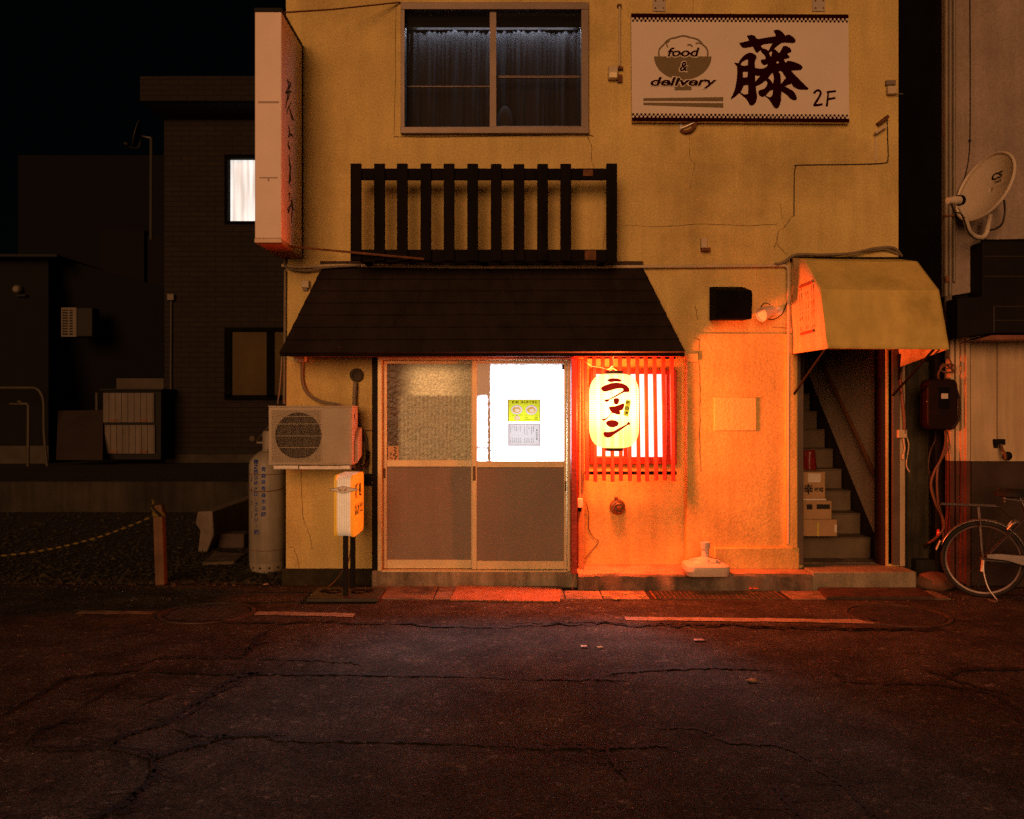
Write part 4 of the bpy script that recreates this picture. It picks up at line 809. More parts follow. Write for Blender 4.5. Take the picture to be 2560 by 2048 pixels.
def face_poly(x, dx, m_, rr=.05):
    pts = []
    for cy_, cz_, a0 in ((SY0 + rr, sz0 + rr, pi), (SY1 - rr, sz0 + rr, 1.5 * pi), (SY1 - rr, sz1 - rr, 0), (SY0 + rr, sz1 - rr, .5 * pi)):
        for i in range(6): a = a0 + .5 * pi * i / 5; pts.append(Vector((x, cy_ + rr * cos(a), cz_ + rr * sin(a))))
    return part('sign_face', MB().prism(pts, (dx, 0, 0)), m_, ss, bevel=.004)
face_poly(sxr - .011, .022, ORG); face_poly(sxl - .008, .019, YEL)
sm_ = MB(); fss = lambda x, y: onX(x, y, sxr + .0125)
fq = lambda u, v: Vector((sxr + .0125, SY0 + .05 + (SY1 - SY0 - .1) * u, sz1 - .03 - (sz1 - sz0 - .06) * v))
for i, ch_ in enumerate("麺処"): text_into(sm_, ch_, (.06 + .42 * i, .42 + .42 * i, .10, .38), fq, .03)
text_into(sm_, "はんかくせぇ", (.04, .98, .46, .70), fq, .035)
part('sign_lettering', sm_, INK, ss, fix=False, smooth=0)
bar = MB(); zb_ = Z(1224, SY0 - .02)
bar.prism([(X(823, 6.93), 6.93, zb_ + .005), (X(843, 6.93), 6.93, zb_ + .016), (X(856, 6.93), 6.925, zb_ + .028), (X(870, 6.93), 6.93, zb_ + .018), (X(895, 6.93), 6.93, zb_ + .006), (X(895, 6.93), 6.93, zb_ - .006), (X(870, 6.93), 6.93, zb_ - .02), (X(856, 6.93), 6.925, zb_ - .03), (X(843, 6.93), 6.93, zb_ - .018), (X(823, 6.93), 6.93, zb_ - .006)], (0, .02, 0))
part('clamp_bar', bar, STEEL, ss, bevel=.003); part('clamp_ring', MB().tube([(X(845, 6.93), 6.922, zb_ + .008), (X(852, 6.93), 6.92, zb_ - .008)], .004, 6).tube([(X(866, 6.93), 6.922, zb_ + .008), (X(860, 6.93), 6.92, zb_ - .008)], .004, 6), PVC, ss)
part('post', MB().box(X(857, 7.03), X(869, 7.03), 7.03, 7.07, .03, sz0 + .004), BLACK, ss, bevel=.003); part('post', MB().box(X(875, 7.33), X(887, 7.33), 7.33, 7.37, .03, sz0 + .004), BLACK, ss, bevel=.003)
bx0, bx1 = X(765, 6.93), X(946, 6.93)
part('base', MB().box(bx0, bx1, 6.93, 7.38, .0155, .045), mat("sign_base_steel", (.03, .025, .02), .5, .4, 8, spec=.4), ss, bevel=.006); part('base_foot', MB().box(bx0 + .03, bx1 - .03, 6.96, 7.35, .005, .015), BLACK, ss)
sc_ = MB()
for s_, cx_ in ((1, -1.42), (-1, -1.22)):
    sc_.tube([Vector((cx_ + .055 * cos(a), 7.18 + .06 * sin(a), .05)) for a in [2 * pi * i / 20 for i in range(20)]], .005, 5, closed=True); sc_.tube([Vector((cx_ + s_ * -.08 + .03 * cos(a), 7.2 + .035 * sin(a), .05)) for a in [2 * pi * i / 16 for i in range(16)]], .005, 5, closed=True)
part('scroll', sc_, BLACK, ss)
part('power_cable', MB().tube(catmull([Vector((X(880, 7.3), 7.35, sz0)), P(872, 1400, 7.42), P(858, 1425, 7.5), P(838, 1452, 7.52), P(815, 1470, 7.48), Vector((-1.62, 7.5, .012))], 6), .005, 6), CABLE_R, ss)
# doormat
dmn = 60; q0, q1, q2, q3 = G(1124, 1500, .016), G(1400, 1504, .016), G(1402, 1470, .016), G(1143, 1465, .016)
rows = []
for j in range(9):
    rows.append([lerp(lerp(q0, q1, i / dmn), lerp(q3, q2, i / dmn), j / 8) + Vector((0, random.uniform(-.004, .004) - (.008 if i % 2 and j == 0 else 0), .004 * (i % 2) + random.uniform(0, .003))) for i in range(dmn + 1)])
mm = MB().sheet(rows); mm.sheet([[p + Vector((0, 0, -.012)) for p in rows[0]], rows[0]])
single('doormat', 'worn reddish ribbed doormat lying before the sliding door', 'doormat', mm, mat("doormat_fibre", (.30, .15, .085), .95, .25, 9, .5, 160, fine=.35, fscale=220), fix=False)
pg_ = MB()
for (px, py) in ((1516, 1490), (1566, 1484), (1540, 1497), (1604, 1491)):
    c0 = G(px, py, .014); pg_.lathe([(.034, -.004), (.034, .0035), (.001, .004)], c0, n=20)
struct('gutter_light_spots', pg_, mat("pale_light_spot", (.24, .20, .10), .7, .2, 12))  # pale discs modelled in place of light spots on the covers
# drain grating
dgm = thing('drain_grating', 'rusty grid grating set in the gutter before the barred window', 'grating', (1.2, 7.2, 0))
g0, g1 = X(1634, 7.22), X(1948, 7.22); gb = MB()
for i in range(27): x = g0 + (g1 - g0) * i / 26; gb.box(x - .003, x + .003, 7.085, 7.385, -.002, .012)
for j in range(8): y = 7.085 + .30 * j / 7; gb.box(g0, g1, y - .003, y + .003, .0, .014)
part('bars', gb, mat("rusty_grate", (.17, .085, .045), .6, .4, 14, metal=.4), dgm); fr = MB().box(g0 - .012, g0 - .004, 7.07, 7.40, -.02, .013).box(g1 + .004, g1 + .012, 7.07, 7.40, -.02, .013)
part('frame', fr, RUST, dgm)
# manhole covers
def manhole(px, py, r, lab):
    c0 = G(px, py); t_ = thing('manhole_cover', lab, 'manhole', (c0.x, c0.y, 0), 'manhole covers in the road')
    part('rim', MB().lathe([(r, .003), (r, .011), (r - .03, .011), (r - .03, .003)], (c0.x, c0.y, 0), n=48, cap=False), mat("manhole_rim", (.085, .06, .05), .6, .4, 10, metal=.4), t_)
    lid = MB().lathe([(r - .045, .003), (r - .045, .009), (.001, .009)], (c0.x, c0.y, 0), n=48)
    for i in range(-6, 7):
        for j in range(-6, 7):
            x, y = i * r / 7.5, j * r / 7.5
            if x * x + y * y < (r * .8) ** 2: lid.box(c0.x + x - .016, c0.x + x + .016, c0.y + y - .006 - .01 * ((i + j) % 2), c0.y + y + .006 + .01 * ((i + j) % 2), .009, .012)
    part('lid', lid, mat("manhole_iron", (.055, .042, .038), .6, .4, 10, metal=.4), t_)
manhole(518, 1534, .345, 'round iron manhole cover between the two left road dashes'); manhole(2242, 1540, .37, 'round iron manhole cover at the right end of the long painted line')
# ================================================================== LANTERN
LY = 7.345; lc = Vector((X(1535, LY), LY, 0)); LR = .2025
lz0, lz1 = Z(1120, LY), Z(935, LY)
ln = thing('paper_lantern', 'glowing white paper lantern with dark red brush katakana hanging under the canopy', 'lantern', (lc.x, LY, lz0))
def lrad(z):
    t = (z - lz0) / (lz1 - lz0); t = min(max(t, 0), 1)
    e = .30
    if t < e: u = 1 - t / e; return .078 + (LR - .078) * (1 - u ** 2.6) ** (1 / 2.0)
    if t > 1 - e: u = (t - 1 + e) / e; return .078 + (LR - .078) * (1 - u ** 2.6) ** (1 / 2.0)
    return LR
LP = bpy.data.materials.new("lit_lantern_paper"); LP.use_nodes = True; t = LP.node_tree; N = t.nodes; L = t.links; N.clear()
o_ = N.new("ShaderNodeOutputMaterial"); em = N.new("ShaderNodeEmission"); trp = N.new("ShaderNodeBsdfTransparent"); mxp = N.new("ShaderNodeMixShader"); mxp.inputs[0].default_value = .45; L.new(em.outputs[0], mxp.inputs[1]); L.new(trp.outputs[0], mxp.inputs[2]); L.new(mxp.outputs[0], o_.inputs[0])      # thin paper: glows and lets the bulb's light through
tc = N.new("ShaderNodeTexCoord"); sx = N.new("ShaderNodeSeparateXYZ"); L.new(tc.outputs["Object"], sx.inputs[0])
nz = N.new("ShaderNodeTexNoise"); nz.inputs["Scale"].default_value = 5; L.new(tc.outputs["Object"], nz.inputs[0])
hgt = lz1 - lz0
low = mth(N, L, 'MULTIPLY', rng(N, L, sx.outputs[2], hgt * .52, hgt * .10), rng(N, L, nz.outputs[0], .25, .6, .7, 1.0))
# seams of the paper (glued vertical joints) glow yellower
seam = None
for xs in (-.124, .165):
    dd = mth(N, L, 'ABSOLUTE', mth(N, L, 'SUBTRACT', sx.outputs[0], xs), 0.0)
    lnm = mth(N, L, 'MULTIPLY', rng(N, L, dd, .007, .002), rng(N, L, sx.outputs[1], .0, -.02))
    seam = lnm if seam is None else mth(N, L, 'MAXIMUM', seam, lnm)
m1 = N.new("ShaderNodeMix"); m1.data_type = 'RGBA'; m1.inputs["A"].default_value = (3.2, 2.6, .82, 1); m1.inputs["B"].default_value = (2.8, 2.2, .42, 1); L.new(mth(N, L, 'MULTIPLY', low, .85), m1.inputs["Factor"])
m2 = N.new("ShaderNodeMix"); m2.data_type = 'RGBA'; L.new(m1.outputs["Result"], m2.inputs["A"]); m2.inputs["B"].default_value = (2.4, 1.5, .13, 1); L.new(mth(N, L, 'MULTIPLY', seam, .85), m2.inputs["Factor"])
zc_ = mth(N, L, 'ABSOLUTE', mth(N, L, 'SUBTRACT', sx.outputs[2], hgt * .56), 0.0)
wr = N.new("ShaderNodeTexWave"); wr.bands_direction = 'Z'; wr.inputs["Scale"].default_value = 33 / hgt * .32; wr.inputs["Distortion"].default_value = .3; L.new(tc.outputs["Object"], wr.inputs[0])
rb_ = N.new("ShaderNodeVectorMath"); rb_.operation = 'MULTIPLY'; L.new(m2.outputs["Result"], rb_.inputs[0]); cb_ = N.new("ShaderNodeCombineXYZ"); cb_.inputs[0].default_value = 1; cb_.inputs[1].default_value = 1; L.new(rng(N, L, wr.outputs["Fac"], 0, 1, .62, 1.35), cb_.inputs[2]); L.new(cb_.outputs[0], rb_.inputs[1])
L.new(rb_.outputs[0], em.inputs[0]); L.new(rng(N, L, zc_, hgt * .42, .02, .72, 1.3), em.inputs[1])      # brightest round the bulb
prof = []
for i in range(67):
    z = lz0 + (lz1 - lz0) * i / 66; prof.append((lrad(z) - (.0022 if i % 2 else 0), z - 0))
part('paper_body', MB().lathe(prof, (lc.x, LY, 0), n=64, cap=False), LP, ln)
CAPM = mat("lantern_cap", (.035, .010, .008), .4, .2, 9, spec=.5)
part('top_ring', MB().lathe([(.078, lz1 - .003), (.080, lz1 + .024), (.066, lz1 + .026), (.064, lz1)], (lc.x, LY, 0), n=32, cap=False), CAPM, ln)
part('bottom_ring', MB().lathe([(.078, lz0 + .003), (.074, lz0 - .024), (.060, lz0 - .024), (.062, lz0)], (lc.x, LY, 0), n=32, cap=False), CAPM, ln)
bu = bpy.data.objects.new("lantern_bulb", bpy.data.lights.new("lantern_bulb", 'POINT')); C.objects.link(bu); bu.location = (0, 0, hgt * .53); bu.parent = ln
bu.data.energy = 700; bu.data.shadow_soft_size = .12; bu.data.color = (1.0, .108, .020)
part('hanger', MB().tube(catmull([Vector((lc.x - .05, LY, lz1 + .02)), Vector((lc.x - .012, LY, lz1 + .05)), Vector((lc.x - .012, LY, lz1 + .12)), Vector((lc.x, Ye + .03, bl.z - .022))], 5), .004, 6).tube(catmull([Vector((lc.x + .05, LY, lz1 + .02)), Vector((lc.x - .008, LY, lz1 + .05)), Vector((lc.x - .006, LY, lz1 + .12))], 5), .004, 6), PVC, ln)
part('cord', MB().tube(catmull([Vector((lc.x - .012, LY, lz1 + .10)), P(1530, 915, 7.3), P(1520, 923, 7.38), P(1500, 918, 7.45), P(1480, 915, 7.5), P(1466, 906, 7.50), P(1452, 902, 7.6)], 7), .005, 6), PVC, ln)
zl = lambda x, y: (1430 + x / 5.0724, 880 + y / 5.0724)
LYF = LY - LR
def flan(dd):
    def f(x, y):
        z = Z(y, LY - LR * .9); r = lrad(z) + dd; dx = X(x, LY - LR * .85) - lc.x; dx = min(max(dx, -r * .97), r * .97)
        return Vector((lc.x + dx, LY - sqrt(r * r - dx * dx), z))
    return f
lt = MB()
cx_ = [1500 + 4 * i for i in range(20)]; cz_ = [940 + 6 * i for i in range(28)]
for pg in ([(445,360),(470,340),(520,332),(580,335),(620,352),(635,370),(600,378),(540,376),(490,385),(455,372)],
  [(368,465),(375,445),(420,420),(500,395),(560,388),(640,400),(700,430),(728,465),(730,500),(715,510),(660,512),(610,535),(560,565),(510,590),(475,605),(465,622),(440,638),(420,632),(408,610),(430,600),(465,598),(520,565),(580,530),(625,505),(645,485),(640,468),(610,462),(550,470),(480,490),(430,505),(400,502),(380,490)],
  [(520,600),(540,585),(580,585),(595,605),(590,640),(575,665),(550,670),(525,655)],
  [(460,700),(500,690),(540,688),(590,670),(640,652),(665,655),(655,700),(640,735),(600,745),(610,775),(600,795),(570,797),(540,785),(500,775),(470,815),(440,850),(410,875),(385,870),(372,855),(395,848),(430,840),(470,800),(495,765),(480,745),(465,720)],
  [(425,895),(450,870),(500,862),(550,868),(585,890),(588,915),(570,940),(520,958),(470,952),(435,925)],
  [(395,1030),(410,1012),(450,1015),(520,1005),(580,970),(640,940),(690,915),(700,892),(720,885),(745,910),(735,925),(705,928),(670,950),(600,1000),(540,1040),(490,1080),(450,1090),(410,1075),(398,1050)]):
    flat_poly(lt, [zl(*p) for p in pg], [], flan(.003), cx_, cz_)
part('lettering', lt, mat("lantern_red_ink", (.25, .006, .004), .7, .25, 25, emit=(.22, .003, .002), estr=.9), ln, fix=False, smooth=0)
lb = MB(); flat_poly(lb, [zl(*p) for p in ((682, 602), (748, 617), (712, 822), (643, 805))], [], flan(.005), cx_, cz_)
part('label_slip', lb, mat("yellow_slip", (.5, .36, .02), .7, .1, 20, emit=(.9, .62, .03), estr=1.0), ln, fix=False, smooth=0)
lb2 = MB(); q = lambda u, v: flan(.007)(*zl(682 + 66 * u - 38 * v, 604 + 14 * u + 204 * v))
for i, ch_ in enumerate("味自慢"): text_into(lb2, ch_, (.12, .86, .04 + .33 * i, .30 + .33 * i), q, .03)
part('label_lettering', lb2, INK, ln, fix=False, smooth=0)
# posters and sticker on the glass
def paper(name, col, em=0.0):
    m = bpy.data.materials.new(name); m.use_nodes = True; t = m.node_tree; t.nodes.clear()
    o = t.nodes.new("ShaderNodeOutputMaterial"); a = t.nodes.new("ShaderNodeAddShader"); d1 = t.nodes.new("ShaderNodeBsdfDiffuse"); d2 = t.nodes.new("ShaderNodeBsdfTranslucent")
    d1.inputs[0].default_value = (*col, 1); d2.inputs[0].default_value = (*[c * .26 for c in col], 1)
    t.links.new(d1.outputs[0], a.inputs[0]); t.links.new(d2.outputs[0], a.inputs[1]); t.links.new(a.outputs[0], o.inputs[0]); return m
PY = Yr + .008
fpo = lambda dd: (lambda x, y: Vector((X(x, PY), PY - dd, Z(y, PY))))
po = thing('menu_poster', 'yellow ramen poster with bowl pictures on the bright glass pane', 'poster', P(1311, 1054, PY))
def quad(mb, x0, x1, y0_, y1_, dd): f = fpo(dd); return mb.add([f(x0, y1_), f(x1, y1_), f(x1, y0_), f(x0, y0_)], [(0, 1, 2, 3)])
quadm = lambda *a: quad(MB(), *a)
ell = lambda x, y, r, ry, n=24: [(x + r * cos(a), y + ry * sin(a)) for a in [2 * pi * i / n for i in range(n)]]
BOWLS = ((1292, 1024.5, 14, 11.5), (1328.5, 1025, 14.5, 12), (1293, 1045.5, 7, 6))
part('sheet', flat_poly(MB(), [(1269, 998), (1351, 998), (1351, 1055), (1269, 1055)], [ell(*q) for q in BOWLS], fpo(0)), paper("yellow_paper", (.245, .275, .012)), po, fix=False, smooth=0)
part('border', quadm(1269, 1351, 998, 1000, .001).add(quadm(1269, 1271.5, 1000, 1055, .001).v, [(0, 1, 2, 3)]).add(quadm(1349, 1351, 1000, 1055, .001).v, [(0, 1, 2, 3)]), paper("orange_border", (.3, .16, .05)), po, fix=False)
for (x, y, r, ry) in BOWLS:
    so = [(x + r * (.68 + .14 * random.random()) * cos(a), y + .05 * ry + ry * (.62 + .12 * random.random()) * sin(a)) for a in [2 * pi * i / 20 for i in range(20)]]
    no_ = [(x + r * .1 + r * (.34 + .2 * random.random()) * cos(a), y + .1 * ry + ry * (.28 + .2 * random.random()) * sin(a)) for a in [2 * pi * i / 14 for i in range(14)]]
    b_ = part('bowl_picture', flat_poly(MB(), ell(x, y, r, ry), [ell(x, y, r * .9, ry * .88)], fpo(.001)), paper("bowl_rim_print", (.16, .15, .25) if r > 8 else (.06, .03, .02)), po, fix=False, smooth=0)
    part('bowl_inside', flat_poly(MB(), ell(x, y, r * .9, ry * .88), [so], fpo(.001)), paper("bowl_inside_print", (.30, .25, .22)), b_, fix=False, smooth=0)
    part('soup', flat_poly(MB(), so, [no_], fpo(.001)), paper("soup_print", (.22, .14, .03)), b_, fix=False, smooth=0)
    part('noodles', flat_poly(MB(), no_, [], fpo(.001)), paper("noodle_print", (.27, .22, .16)), b_, fix=False, smooth=0)
pl = MB(); text_into(pl, "麺処", (1280, 1297, 1002.5, 1009), fpo(.0016), .03); text_into(pl, "はんかくせぇ", (1302, 1342, 1002, 1009), fpo(.0016), .04)
text_into(pl, "ごはん", (1311, 1320, 1043, 1046), fpo(.0016), .03); text_into(pl, "200円", (1336, 1344, 1043, 1046.5), fpo(.0016), .03); text_into(pl, "おつまみセット", (1311, 1334, 1048, 1051), fpo(.0016), .03); text_into(pl, "500円", (1336, 1344, 1048, 1051), fpo(.0016), .03)
text_into(pl, "煮干中華そば 700円", (1281, 1306, 1037, 1039), fpo(.0032), .02); text_into(pl, "しおラーメン 700円", (1311, 1346, 1037, 1039), fpo(.0032), .02)
part('lettering', pl, paper("poster_ink", (.09, .03, .02)), po, fix=False, smooth=0)
po2 = thing('menu_sheet', 'white price list with thin red border under the yellow poster', 'poster', P(1311, 1116, PY))
part('sheet', quadm(1269, 1351.5, 1059, 1116, 0), paper("white_paper", (.19, .182, .178)), po2, fix=False)
b_ = MB()
for a in ((1272, 1349, 1061.5, 1062.3), (1272, 1349, 1112.3, 1113.1), (1272, 1272.9, 1062.3, 1112.3), (1348.1, 1349, 1062.3, 1112.3)): b_.add(quadm(*a, .001).v, [(0, 1, 2, 3)])
part('border', b_, paper("red_border", (.26, .07, .05)), po2, fix=False)
ml = MB()
for i, ch_ in enumerate("おしながき"): text_into(ml, ch_, (1340, 1345, 1073 + i * 5.6, 1077.8 + i * 5.6), fpo(.001), .03)
cols = [("醤油そば", 1334), ("中華そば大盛", 1329), ("ごはん", 1322.5), ("チャーシュー麺", 1317.5), ("おつまみセット", 1311.5), ("瓶ビール", 1301.5), ("角ハイ", 1296.5), ("お酒熱燗", 1291.5), ("お酒冷", 1286.5), ("梅酒", 1281), ("ウーロン茶", 1276)]
for tx, x in cols:
    for i, ch_ in enumerate(tx): text_into(ml, ch_, (x - 1.3, x + 1.3, 1066.5 + i * 3.1, 1069 + i * 3.1), fpo(.001), .03, keep=True)
    for i, ch_ in enumerate("七〇〇円"): text_into(ml, ch_, (x - 1.3, x + 1.3, 1094.5 + i * 3.3, 1097 + i * 3.3), fpo(.001), .02)
part('lettering', ml, paper("menu_ink", (.06, .05, .05)), po2, fix=False, smooth=0)
PYL = Yl + .010; stk = thing('glass_sticker', 'small cream sticker with black brush writing at the dark pane\'s lower corner', 'sticker', P(984, 1150, PYL))
fst = lambda dd: (lambda x, y: Vector((X(x, PYL), PYL - dd, Z(y, PYL))))
f = fst(0); part('sheet', MB().add([f(970, 1150), f(997, 1150), f(997, 1115), f(970, 1115)], [(0, 1, 2, 3)]), mat("cream_sticker", (.50, .33, .17), .5, .2, 40), stk, fix=False)
for pts, wd in (([(985, 1118), (991, 1121), (986, 1126), (992, 1130)], 3), ([(990, 1132), (983, 1138), (992, 1141), (987, 1148)], 3.4), ([(974, 1132), (980, 1134), (975, 1139)], 2), ([(975, 1143), (981, 1147)], 2)):
    part('brush_stroke', ribbon(MB(), pts, wd, fst(.001)), INK, stk, fix=False, smooth=0)
# things on the right part of the wall
go = thing('gas_outlet', 'round brass wall outlet below the barred window', 'outlet', P(1543, 1285, RW))
part('flange', MB().lathe([(.068, 0), (.070, .02), (.060, .05), (.045, .055), (.045, .11), (.035, .115), (.032, .09), (.001, .09)], (X(1543, RW), RW - .001, Z(1267, RW)), 'Y', 28), mat("tarnished_brass", (.22, .11, .05), .4, .35, 14, metal=.6, spec=.5), go)
part('plug', MB().lathe([(.02, .09), (.022, .125), (.012, .135), (.001, .135)], (X(1543, RW), RW - .001, Z(1267, RW)), 'Y', 16), RUST, go); part('lug', MB().pb(1537, 1545, 1244, 1252, RW - .05, RW - .002), RUST, go)
sw = thing('switch_box', 'small cream switch box at the door post with a loose wire', 'switch', P(1450, 1266, W))
part('box', MB().pb(1444, 1457, 1247, 1270, W - .11, W - .057), WHITEPL, sw, bevel=.005); part('plug', MB().pb(1446, 1454, 1271, 1279, W - .09, W - .065), BLACK, sw)
part('wire', MB().tube(catmull([P(1458, 1250, 7.63), P(1466, 1260, 7.80), P(1472, 1290, 7.845), P(1472, 1322, 7.848), P(1484, 1345, 7.85), P(1496, 1355, 7.85), P(1478, 1378, 7.85), P(1462, 1398, 7.84)], 7), .0035, 6), CABLE_R, sw)
part('cable', MB().tube([P(1451, 900, W - .068), P(1450, 1100, W - .066), P(1450, 1248, W - .068)], .006, 6), PVC, sw)
VY = 7.42
vh = thing('vent_hood', 'black square vent hood on the wall right of the canopy', 'vent hood', P(1822, 797, W))
hp = [(VY + .0, Z(726, VY)), (VY - .02, Z(735, VY)), (VY, Z(798, VY)), (W - .002, Z(799, W) - .01), (W - .002, Z(717, W))]
part('hood', MB().prism([Vector((X(1779, W - .1), y, z)) for y, z in hp], (X(1866, W - .1) - X(1779, W - .1), 0, 0)), mat("matt_black_hood", (.004, .0035, .0035), .8, .3, 9, spec=.05), vh, bevel=.01)
part('flange', MB().pb(1770, 1864, 712, 801, W - .012, W - .001), WALL, vh, bevel=.003)
fl = thing('floodlight', 'small white floodlight on the wall beside the awning with a looping cord', 'lamp', P(1925, 790, W))
fa = Vector((-.80, -.52, -.30)).normalized(); fc = P(1912, 784, 7.52)
Mf = Vector((0, 0, 1)).rotation_difference(fa).to_matrix()
part('housing', MB().lathe([(.03, -.10), (.048, -.09), (.052, .0), (.058, .035), (.058, .045), (.05, .045), (.048, .035), (.001, .03)], fc, n=20, M=Mf), WHITEPL, fl); part('arm', MB().tube([fc - fa * .06, P(1945, 778, W - .02)], .013, 8).lathe([(.035, 0), (.035, .012), (.001, .014)], P(1946, 778, W - .001), 'Y', 16), WHITEPL, fl)
part('cord', MB().tube(catmull([P(1926, 762, 7.6), P(1912, 758, 7.62), P(1903, 768, 7.65), P(1904, 784, 7.64), P(1922, 798, 7.63), P(1938, 797, 7.64), P(1955, 785, 7.66), P(1966, 760, 7.66), P(1970, 752, 7.66)], 6), .0045, 6), CABLE_B, fl)
# parasol base
pbz = .148
PBY = 7.33
pb_ = thing('parasol_base', 'white square plastic parasol base with short tube on the front ledge', 'parasol base', (X(1767, PBY), PBY, pbz))
pc = Vector((X(1767, PBY), 7.39, 0)); hw = .178
def rsq(h, rr, z, wob=0): 
    out = []
    for k, (sx_, sy_) in enumerate(((1, 1), (-1, 1), (-1, -1), (1, -1))):
        for i in range(5): a = k * pi / 2 + i * pi / 8; out.append(pc + Vector((sx_ * (h - rr) + rr * cos(a), (sy_ * (h - rr) + rr * sin(a)) * .9, z)))
    return out
lays = [rsq(hw - .03, .04, pbz + .0), rsq(hw - .012, .05, pbz + .006), rsq(hw, .06, pbz + .045), rsq(hw - .006, .06, pbz + .082), rsq(hw - .022, .055, pbz + .095)]
for r_, z_ in ((.135, .105), (.125, .118), (.095, .128), (.05, .138), (.042, .142)): lays.append([pc + Vector((r_ * cos(k * pi / 2 + i * pi / 8 if False else a), r_ * .95 * sin(a), pbz + z_)) for k in range(4) for i, a in enumerate([k * pi / 2 + j * pi / 8 for j in range(5)])])
bm_ = MB(); n20 = 20
bm_.add([p for l in lays for p in l], [(i * n20 + k, i * n20 + (k + 1) % n20, (i + 1) * n20 + (k + 1) % n20, (i + 1) * n20 + k) for i in range(len(lays) - 1) for k in range(n20)] + [tuple(range(n20 - 1, -1, -1)), tuple((len(lays) - 1) * n20 + k for k in range(n20))])
PBM = mat("dirty_white_plastic", (.62, .52, .43), .45, .1, 6, spec=.4, stain=(.5, .38, .28))
part('body', bm_, PBM, pb_, smooth=24)
part('tube', MB().lathe([(.034, pbz + .13), (.030, pbz + .20), (.030, pbz + .21), (.038, pbz + .212), (.040, pbz + .262), (.034, pbz + .266), (.030, pbz + .24), (.001, pbz + .24)], pc, n=20), PBM, pb_)
part('filler_cap', MB().lathe([(.024, pbz + .11), (.024, pbz + .128), (.001, pbz + .13)], pc + Vector((-.10, -.03, 0)), n=14).lathe([(.014, pbz + .12), (.014, pbz + .135), (.001, pbz + .136)], pc + Vector((.07, -.09, 0)), n=12).lathe([(.010, pbz + .12), (.010, pbz + .135), (.001, pbz + .136)], pc + Vector((.0, -.1, 0)), n=12), PBM, pb_)
# awning over the stairs
aw = thing('awning', 'faded yellow canvas awning with sagging edge above the stairway', 'awning', (2.85, W, 1.96))
AXL, AXR = 2.378, 3.30
pf = [(7.685, 2.79), (7.33, 2.715), (6.95, 2.427), (6.86, 2.17), (6.795, 1.962)]
pfR = [(7.685, 2.78), (7.33, 2.70), (6.96, 2.42), (6.87, 2.17), (6.80, 1.952)]
def densify(p, k=5): return [(p[i][0] + (p[i + 1][0] - p[i][0]) * j / k, p[i][1] + (p[i + 1][1] - p[i][1]) * j / k) for i in range(len(p) - 1) for j in range(k)] + [p[-1]]
dL, dR = densify(pf), densify(pfR); rows = []
for (a, b_) in zip(dL, dR):
    r = []
    for i in range(41):
        t = i / 40; sag = .018 * sin(pi * t) * (1 if a[1] < 2.9 else 0) * (.4 + .6 * abs(sin(a[1] * 9))); low_ = max(0, 2.15 - a[1])
        r.append(Vector((AXL + (AXR - AXL) * t + random.uniform(-.001, .001), a[0] + (b_[0] - a[0]) * t + sag * .6 + low_ * .07 * sin(t * 9) * sin(t * 23) + random.uniform(-.002, .002), a[1] + (b_[1] - a[1]) * t - sag * .5 + low_ * .05 * sin(t * 3.1))))
    rows.append(r)
rows_c = [list(q) for q in rows]
o = part('canvas', MB().sheet(rows), AWN, aw, fix=False, smooth=16); md = o.modifiers.new("thickness", 'SOLIDIFY'); md.thickness = .006; md.offset = -1
def side(xx, prof, zb):
    rows = []
    for k in range(11):
        t = k / 10; r = []
        for (y, z) in prof: r.append(Vector((xx + .010 * sin(t * 5) * sin(y * 9) * (1 - abs(2 * t - 1)), y + (7.69 - y) * t, z + ((zb if z < 2.0 else z) - z) * t)))
        rows.append(r)
    return rows
def sidepoly(xx, prof, dip):
    rows = []
    tops = densify(prof, 6)
    for j in range(19):
        y = 6.80 + (7.69 - 6.80) * j / 18
        zt2 = None
        for (a, b_) in zip(tops, tops[1:]):
            lo, hi = min(a[0], b_[0]), max(a[0], b_[0])
            if lo - 1e-6 <= y <= hi + 1e-6: zt2 = a[1] + (b_[1] - a[1]) * ((y - a[0]) / ((b_[0] - a[0]) or 1))
        zt2 = zt2 or 1.97
        zb_ = 1.958 + dip * j / 18
        rows.append([Vector((xx + .012 * sin(i * .9) * sin(j * .5) * (1 - i / 10), y, zb_ + (zt2 - zb_) * i / 10)) for i in range(11)])
    return rows
for xx, prof, dp, nm in ((AXL + .001, pf, .015, 'l'), (AXR - .001, pfR, -.10, 'r')):
    o = part('side_panel', MB().sheet(sidepoly(xx, prof, dp)), AWNS, aw, fix=False, smooth=60); md = o.modifiers.new("thickness", 'SOLIDIFY'); md.thickness = .005; md.offset = 0
hm = MB(); hr = [];
for fr_y in (0.80, 0.815):
    k_ = int(fr_y * 0) ; hr.append([p + (q - p) * (fr_y - .60 + .012 * math.sin(p.x * 31) * math.sin(p.x * 11)) * 2 + Vector((0, -.004, 0)) for p, q in zip(rows_c[15], rows_c[20])])
part('hem_seam', hm.sheet(hr), mat("canvas_seam", (.16, .10, .028), .9), aw, fix=False)
fm_ = MB(); fx = lambda x, y: onX(x, y, AXL - .004) + Vector((-.013, 0, 0))
za = lambda x, y: (1900 + x / 2.4636, 300 + y / 2.4636)
ribbon(fm_, [za(250, 1030), za(290, 1015), za(330, 998)], 7, fx); ribbon(fm_, [za(257, 1320), za(335, 1300)], 7, fx)
